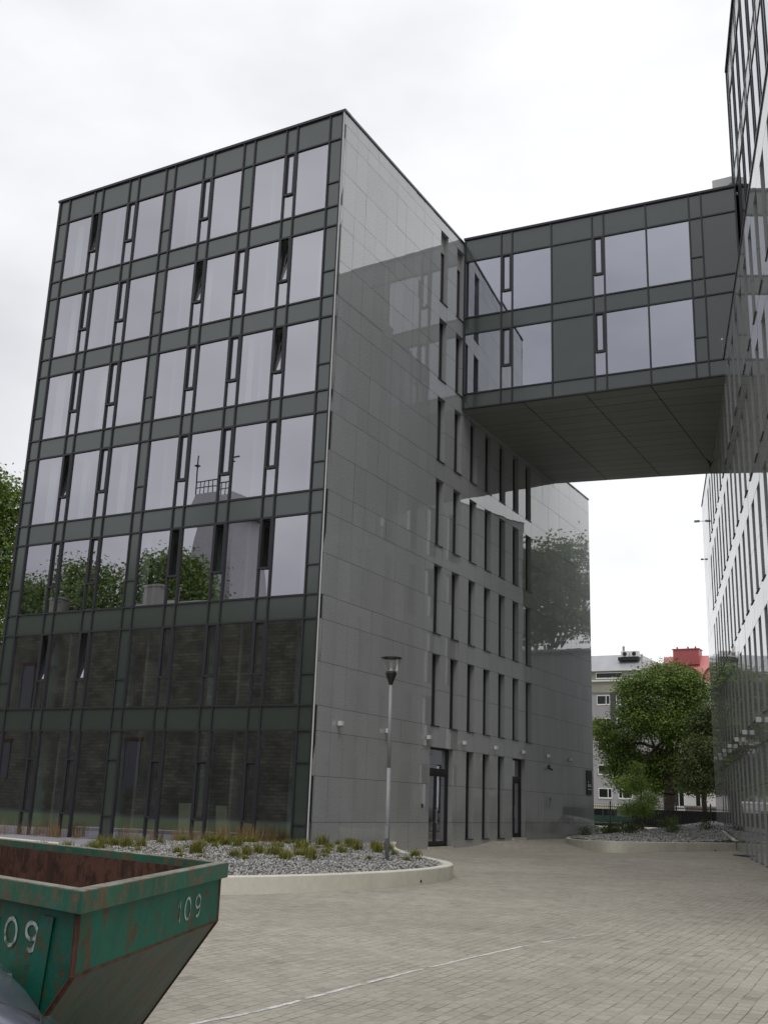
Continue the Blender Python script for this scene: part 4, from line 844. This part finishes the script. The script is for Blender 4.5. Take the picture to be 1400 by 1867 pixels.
# trees standing where only the reflections show them
for (x,y,h,rr,lab) in ((-66,-56,27,5.5,'round green tree mirrored at the left of the glass front'),(-55,-57,27,4.2,'narrow green tree mirrored left of the turret in the glass front'),(-75,-55,25,5,'wide tree beyond the old building, mirrored at the left edge of the glass')):
    bl=[(x,y,h-5,rr,rr,5.0),(x-2,y,h-10,rr,rr,5),(x+2.2,y+1,h-8,rr*.8,rr*.8,5),(x,y,h-2.5,rr*.6,rr*.6,2.5)]
    tree('park_tree',lab,'tree',(x,y,-.15),(x,y,h-6),bl,.5,14000,.42,'leaf')
bl=[(14,61,20,3.6,4,2.6),(11.0,61,17.5,2.0,3,1.0),(17,62,22.5,3.2,4,2.4),(12.7,61,23.5,2.0,3,1.6),(10.0,61,20.6,1.3,2,.7),(17,61,17,3,4,1.6)]
tree('park_tree','tall tree beyond the right block, mirrored in the far end of the granite wall','tree',(14,61,0),(14,61,18),bl,.4,16000,.4,'leaf')
# small dark shrubs in the right bed
sm_=[]
def shrub_mesh():
    b=[(0,0,.18,.20,.2,.16)]; o=foliage('low_shrub',b,520,.055,'leaf3',None); me=o.data; D.objects.remove(o); return me
sm_=[shrub_mesh() for _ in range(3)]
for k,(px,y) in enumerate(((-.2,29.6),(.9,24.2),(1.4,26.5),(2.2,24.5),(2.9,21.8),(2.9,25.5),(3.9,22.3),(4.3,20.2),(5.3,24.5),(5.75,21.7),(6.2,27.0),(4.1,27.5),(1.0,29.5),(2.4,29.0),(0.5,31.0),(3.0,32.5))):
    o=D.objects.new('low_shrub',sm_[k%3]); COL.objects.link(o); o.location=(px,y,float(zr(px,y))-.02); s=random.uniform(.85,1.5); o.scale=(s,s,s*1.1); o.rotation_euler=(0,0,k); lb=('low dark shrub in the right gravel bed beside the end of the granite wall','low shrubs beside the granite wall end') if px<2 else (('low dark shrub in the middle of the right gravel bed','low shrubs in the middle of the right bed') if px<4 else ('low dark shrub in the right gravel bed towards the right block','low shrubs towards the right block')); tag(o,lb[0],'shrub',lb[1])
# ================================================================== fence
FN=thing('iron_fence','black iron railing fence between the right gravel bed and the street','fence',(0,40,.4)); FN.location=(0,0,0)
for k in range(9):
    x=-11+2.1*k
    m=MB(); m.box(x-.04,x+.04,39.96,40.04,.1,2.0); m.lathe((x,40,2.0),[(.05,0),(.05,.04),(0,.12)],8); m.build('fence_post','black',FN)
m=MB()
for z in (.75,1.72): m.box(-11,5.8,39.98,40.02,z,z+.04)
k=-11
while k<5.8: m.tube((k,40,.62),(k,40,1.92),.012,n=5); k+=.14
m.build('railing','black',FN)
m=MB(); m.box(-1.2,5.8,40.05,40.10,.55,1.62); m.build('infill_sheet','black',FN)
# ================================================================== background buildings
MT['render']=mat('grey_render',(.34,.335,.35),.9,noise=[(.5,.12),(8,.1)]); MT['beige']=mat('weathered_concrete',(.30,.30,.25),.9,noise=[(.8,.22)]); MT['zinc']=mat('zinc_roof',(.42,.43,.45),.42,metal=.3,noise=[(.6,.15)],island=.15); MT['redroof']=mat('red_sheet_roof',(.60,.24,.23),.42,noise=[(.8,.12)],island=.12); MT['redd']=mat('dark_red_sheet',(.22,.04,.04),.5); MT['wwall']=mat('white_render',(.62,.60,.60),.9,noise=[(.7,.1)]); MT['dpanel']=mat('dark_panel',(.06,.06,.075),.5)
def win(parent,x0,x1,y,z0,z1,split=.7,mat_='cglass'):
    f=MB(); t=.09; xm=x0+(x1-x0)*split
    f.box(x0,x1,y-.06,y+.02,z0-.06,z0+t); f.box(x0,x1,y-.04,y+.02,z1-t,z1); f.box(x0,x0+t,y-.04,y+.02,z0+t,z1-t); f.box(x1-t,x1,y-.04,y+.02,z0+t,z1-t); f.box(xm-t/2,xm+t/2,y-.04,y+.02,z0+t,z1-t)
    w_=f.build('window','white',parent); g=MB(); g.box(x0+t,x1-t,y-.02,y+.0,z0+t,z1-t); g.build('window_pane',mat_,w_)
G=thing('apartment_building','grey rendered flats with metal mansard roof behind the big tree','apartment building',(-30,92,0)); G.location=(0,0,0)
m=MB(); m.box(-62,-14.4,92,104,-1,16.2); m.build('wall','render',G)
m=MB(); m.box(-62,-14.3,91.85,92,14.7,17.15); m.build('attic_wall','beige',G)
m=MB(); m.box(-62,-14.2,91.6,92.2,15.95,16.12); m.box(-62,-14.1,91.5,92.3,17.15,17.3); m.build('cornice','white',G)
m=MB()
x=-62
while x<-14.5: 
    b=min(x+.75,-14.3); m.quad((x,91.8,17.3),(b,91.8,17.3),(b-.0 if b<-14.5 else -15.0,94.3,19.35),(x,94.3,19.35)); m.box(x,x+.05,91.7,91.78,17.3,17.36); x=b if b<-14.4 else 0
m.quad((-62,94.3,19.35),(-15,94.3,19.35),(-15,104,19.35),(-62,104,19.35)); m.poly([(-14.3,91.8,17.3),(-14.3,104,17.3),(-15,104,19.35),(-15,94.3,19.35)]); m.build('roof','zinc',G)
xx=[(-19.7+.0)-3.85*k for k in range(11)]
for x in xx+[-17.4+2.3]:
    pass
for k in range(6):
    x0=-19.7-7.0*k
    for zb in (13.30,10.68,8.05,5.43,2.84):
        win(G,x0,x0+1.6,91.97,zb,zb+1.1); win(G,x0+2.3,x0+3.9,91.97,zb,zb+1.1,.3)
    m=MB(); m.box(x0+1.6,x0+2.3,91.9,91.99,10.2,14.7); m.build('wall_panel','dpanel',G)
    m=MB(); m.box(x0,x0+1.6,91.95,91.99,11.78,13.2); m.box(x0+2.3,x0+3.9,91.95,91.99,11.78,13.2); m.build('parapet_panel','render',G)
win(G,-19.7,-16.6,91.8,16.3,17.0,.99); win(G,-16.0,-14.8,91.8,16.25,16.7,.99)
win(G,-20.9,-20.3,92.1,18.0,18.9,.9)
t=thing('roof_fans','pair of pale air conditioning units on a black frame on the grey roof','air conditioner',(-16,93.2,18.6)); m=MB(); m.box(-1.25,1.15,-.6,.6,-.15,.25); m.build('frame','black',t)
for x in (-.95,.15):
    m=MB(); m.box(x,x+.95,-.45,.35,.3,.95); b_=m.build('unit','white',t); m=MB(); m.tube((x+.47,-.46,.62),(x+.47,-.50,.62),.24,n=16); m.build('fan_grille','black',b_)
m=MB(); m.tube((-.75,.1,.9),(-.75,.1,1.6),.14,n=10); m.build('flue','grey',t)
# red roofed house
H=thing('apartment_building','pale house with bright red sheet roof and round dormers behind the tree','house',(-8,100,0)); H.location=(0,0,0)
m=MB(); m.box(-14.2,12,100,112,-1,16.3); m.build('wall','wwall',H); m=MB(); m.box(-14.35,12.1,99.7,100.05,16.15,16.5); m.box(-14.3,12,99.85,100,12.4,12.6); m.build('cornice','white',H)
m=MB(); x=-14.3
while x<12: m.quad((x,99.8,16.5),(x+.7,99.8,16.5),(x+.7,102.5,20.1),(x,102.5,20.1)); m.box(x-.02,x+.02,99.78,99.82,16.5,16.56); x+=.7
m.quad((-14.3,102.5,20.1),(12.4,102.5,20.1),(12.4,112,20.1),(-14.3,112,20.1)); m.poly([(-14.3,99.8,16.5),(-14.3,102.5,20.1),(-14.3,112,20.1),(-14.3,112,16.5)]); m.build('roof','redroof',H)
m=MB(); m.box(-12.9,-9.8,101.2,103,18.9,20.75); m.box(-13.0,-9.7,101.1,103.1,20.75,20.85); MT['redm']=mat('red_box_sheet',(.40,.10,.10),.45,noise=[(1,.15)]); m.build('roof_box','redm',H)
for x in (-12.5,-11.2,-10.3): m=MB(); m.tube((x,101.8,20.85),(x,101.8,21.15),.1); m.build('vent_pipe','redd',H)
for x in (-11.0,-7.7,-3,1.5,6):
    m=MB(); n=14
    for k in range(n):
        a0,a1=math.pi*k/n,math.pi*(k+1)/n
        for (r0,r1,yy_) in ((1.25,1.5,99.9),):
            m.quad((x+r0*math.cos(a0),yy_,16.9+r0*math.sin(a0)*1.1),(x+r1*math.cos(a0),yy_,16.9+r1*math.sin(a0)*1.1),(x+r1*math.cos(a1),yy_,16.9+r1*math.sin(a1)*1.1),(x+r0*math.cos(a1),yy_,16.9+r0*math.sin(a1)*1.1))
            m.quad((x+r1*math.cos(a0),yy_,16.9+r1*math.sin(a0)*1.1),(x+r1*math.cos(a1),yy_,16.9+r1*math.sin(a1)*1.1),(x+r1*math.cos(a1),102.4,16.9+r1*math.sin(a1)*1.1),(x+r1*math.cos(a0),102.4,16.9+r1*math.sin(a0)*1.1))
    d_=m.build('round_dormer','redd',H); m=MB(); m.poly([(x+1.25*math.cos(math.pi*k/14),100.0,16.9+1.25*1.1*math.sin(math.pi*k/14)) for k in range(15)]); m.build('dormer_window','redroof',d_)
for k in range(10):
    for zb in (2.2,6,9.6,13): win(H,-13.2+2.5*k,-11.9+2.5*k,99.97,zb,zb+1.9,.5)
MT['dgrey']=mat('dark_grey_render',(.20,.205,.21),.9,noise=[(.4,.2)])
t_=thing('apartment_building','long plain grey block beyond the right block, mirrored in the granite wall','apartment building',(18,54,0)); m=MB(); m.box(-11.5,14,-2,3,-1,13.6); m.build('wall','dgrey',t_); m=MB(); m.box(-11.7,14.2,-2.2,3.2,13.6,13.8); m.build('parapet','dgrey',t_)
MT['lime']=brickmat('limestone_wall',(.33,.31,.27),(.22,.21,.19),(.12,.11,.10),.9,.22)
m=MB(); m.box(-3.2,9,63,63.5,0,1.95); m.box(-3.3,9,62.9,63.6,1.95,2.1); tag(m.build('boundary_wall','lime'),'rough limestone boundary wall behind the tree trunks','wall')
# ================================================================== old buildings behind the viewer (seen mirrored in the glass)
MT['oldstone']=brickmat('old_stone',(.105,.105,.08),(.065,.062,.048),(.045,.043,.034),.85,.30,.03)
MT['oldroof']=mat('old_sheet_roof',(.26,.25,.235),.6,noise=[(.5,.2)],island=.15)
O_=thing('warehouse','old limestone warehouse mirrored dark in the lower glass storeys','warehouse',(-45,-45,0)); O_.location=(0,0,0)
m=MB(); m.box(-84,-24,-58,-44,-.5,16.7); m.box(-24.2,-8,-60,-50,-.5,12.4); m.build('wall','oldstone',O_)
m=MB()
x=-84.6
while x<-24: m.quad((x,-43.6,16.7),(x+1,-43.6,16.7),(x+1,-51,19.7),(x,-51,19.7)); m.quad((x,-58.4,16.7),(x+1,-58.4,16.7),(x+1,-51,19.7),(x,-51,19.7)); x+=1
m.quad((-24.2,-49.7,12.4),(-7.7,-49.7,12.4),(-7.7,-55,15.2),(-24.2,-55,15.2)); m.build('roof','oldroof',O_)
for (x0,x1,z1) in ((-31,-27.5,21.6),(-52,-50,21.2),(-66,-64.5,21)): m=MB(); m.box(x0,x1,-52,-50,16.5,z1); m.box(x0-.15,x1+.15,-52.1,-49.9,z1,z1+.2); m.build('chimney','oldroof',O_)
for (x,zb,w_,h_) in ((-71,9.0,1.3,4.2),(-62,8.6,1.5,4.6),(-63,2.4,1.6,3.4),(-47,2.0,1.6,4.0)):
    m=MB(); m.box(x,x+w_,-44.5,-44.35,zb,zb+h_); m.box(x-.08,x,-44.5,-43.9,zb,zb+h_); m.box(x+w_,x+w_+.08,-44.5,-43.9,zb,zb+h_); m.box(x+w_*.48,x+w_*.52,-44.34,-44.2,zb,zb+h_); m.box(x,x+w_,-44.34,-44.2,zb+h_*.6,zb+h_*.63)
    m.box(x,x+w_,-44.02,-43.97,zb,zb+h_); m.build('window','dpanel',O_)
    m=MB(); m.box(x-.25,x+w_+.25,-44,-43.92,zb+h_,zb+h_+.3); MT.setdefault('brickred',mat('brick_arch',(.06,.03,.022),.9,noise=[(5,.3)])); m.build('lintel','brickred',O_)
TW=thing('turret_house','grey turreted house with steep slate roof mirrored in the glass front','house',(-58,-70,0)); TW.location=(0,0,0)
MT['slate']=mat('slate',(.34,.34,.36),.55,noise=[(3,.2)])
m=MB(); m.box(-66,-50,-80,-66,-.5,22); m.build('wall','wwall',TW)
m=MB()
def fr4(cx,cy,z0,h0,z1,h1):
    a=[(cx-h0,cy-h0,z0),(cx+h0,cy-h0,z0),(cx+h0,cy+h0,z0),(cx-h0,cy+h0,z0)]; b=[(cx-h1,cy-h1,z1),(cx+h1,cy-h1,z1),(cx+h1,cy+h1,z1),(cx-h1,cy+h1,z1)]
    for k in range(4): m.quad(a[k],a[(k+1)%4],b[(k+1)%4],b[k])
    m.poly(b)
fr4(-58.3,-70,22,3.9,34,2.6); fr4(-58.3,-70,34,3.3,34.5,3.3); fr4(-58.3,-70,34.5,2.9,36.6,2.5); fr4(-56.2,-65.9,22,1.3,29.5,.03); m.build('roof','slate',TW)
m=MB()
for x in np.arange(-60.8,-55.6,.65): m.tube((x,-67.5,36.6),(x,-67.5,38.2),.06,n=5)
m.box(-60.9,-55.7,-67.55,-67.45,38.1,38.22); m.box(-60.9,-55.7,-67.55,-67.45,37.3,37.4)
for x in (-60.8,-55.8): m.tube((x,-67.5,36.6),(x,-67.5,41.5),.09,n=6); m.lathe((x,-67.5,40),[(0,0),(.4,.2),(0,.4)],8)
m.box(-56.5,-54.8,-67.6,-67.4,40.6,40.75); m.build('roof_railing','black',TW)

for o_,l_ in ((A,(-7,14,-.1)),(B,(14,8,0)),(BR,(5.5,16,18.25)),(PL,(4,-7,-.15)),(PR,(5,20,0)),(SK,(13.4,-24.4,-.15)),(FN,(-2,40,.4)),(G,(-38,98,0)),(H,(-1,106,0)),(O_,(-50,-52,0)),(TW,(-58,-72,0))): at_base(o_,l_)
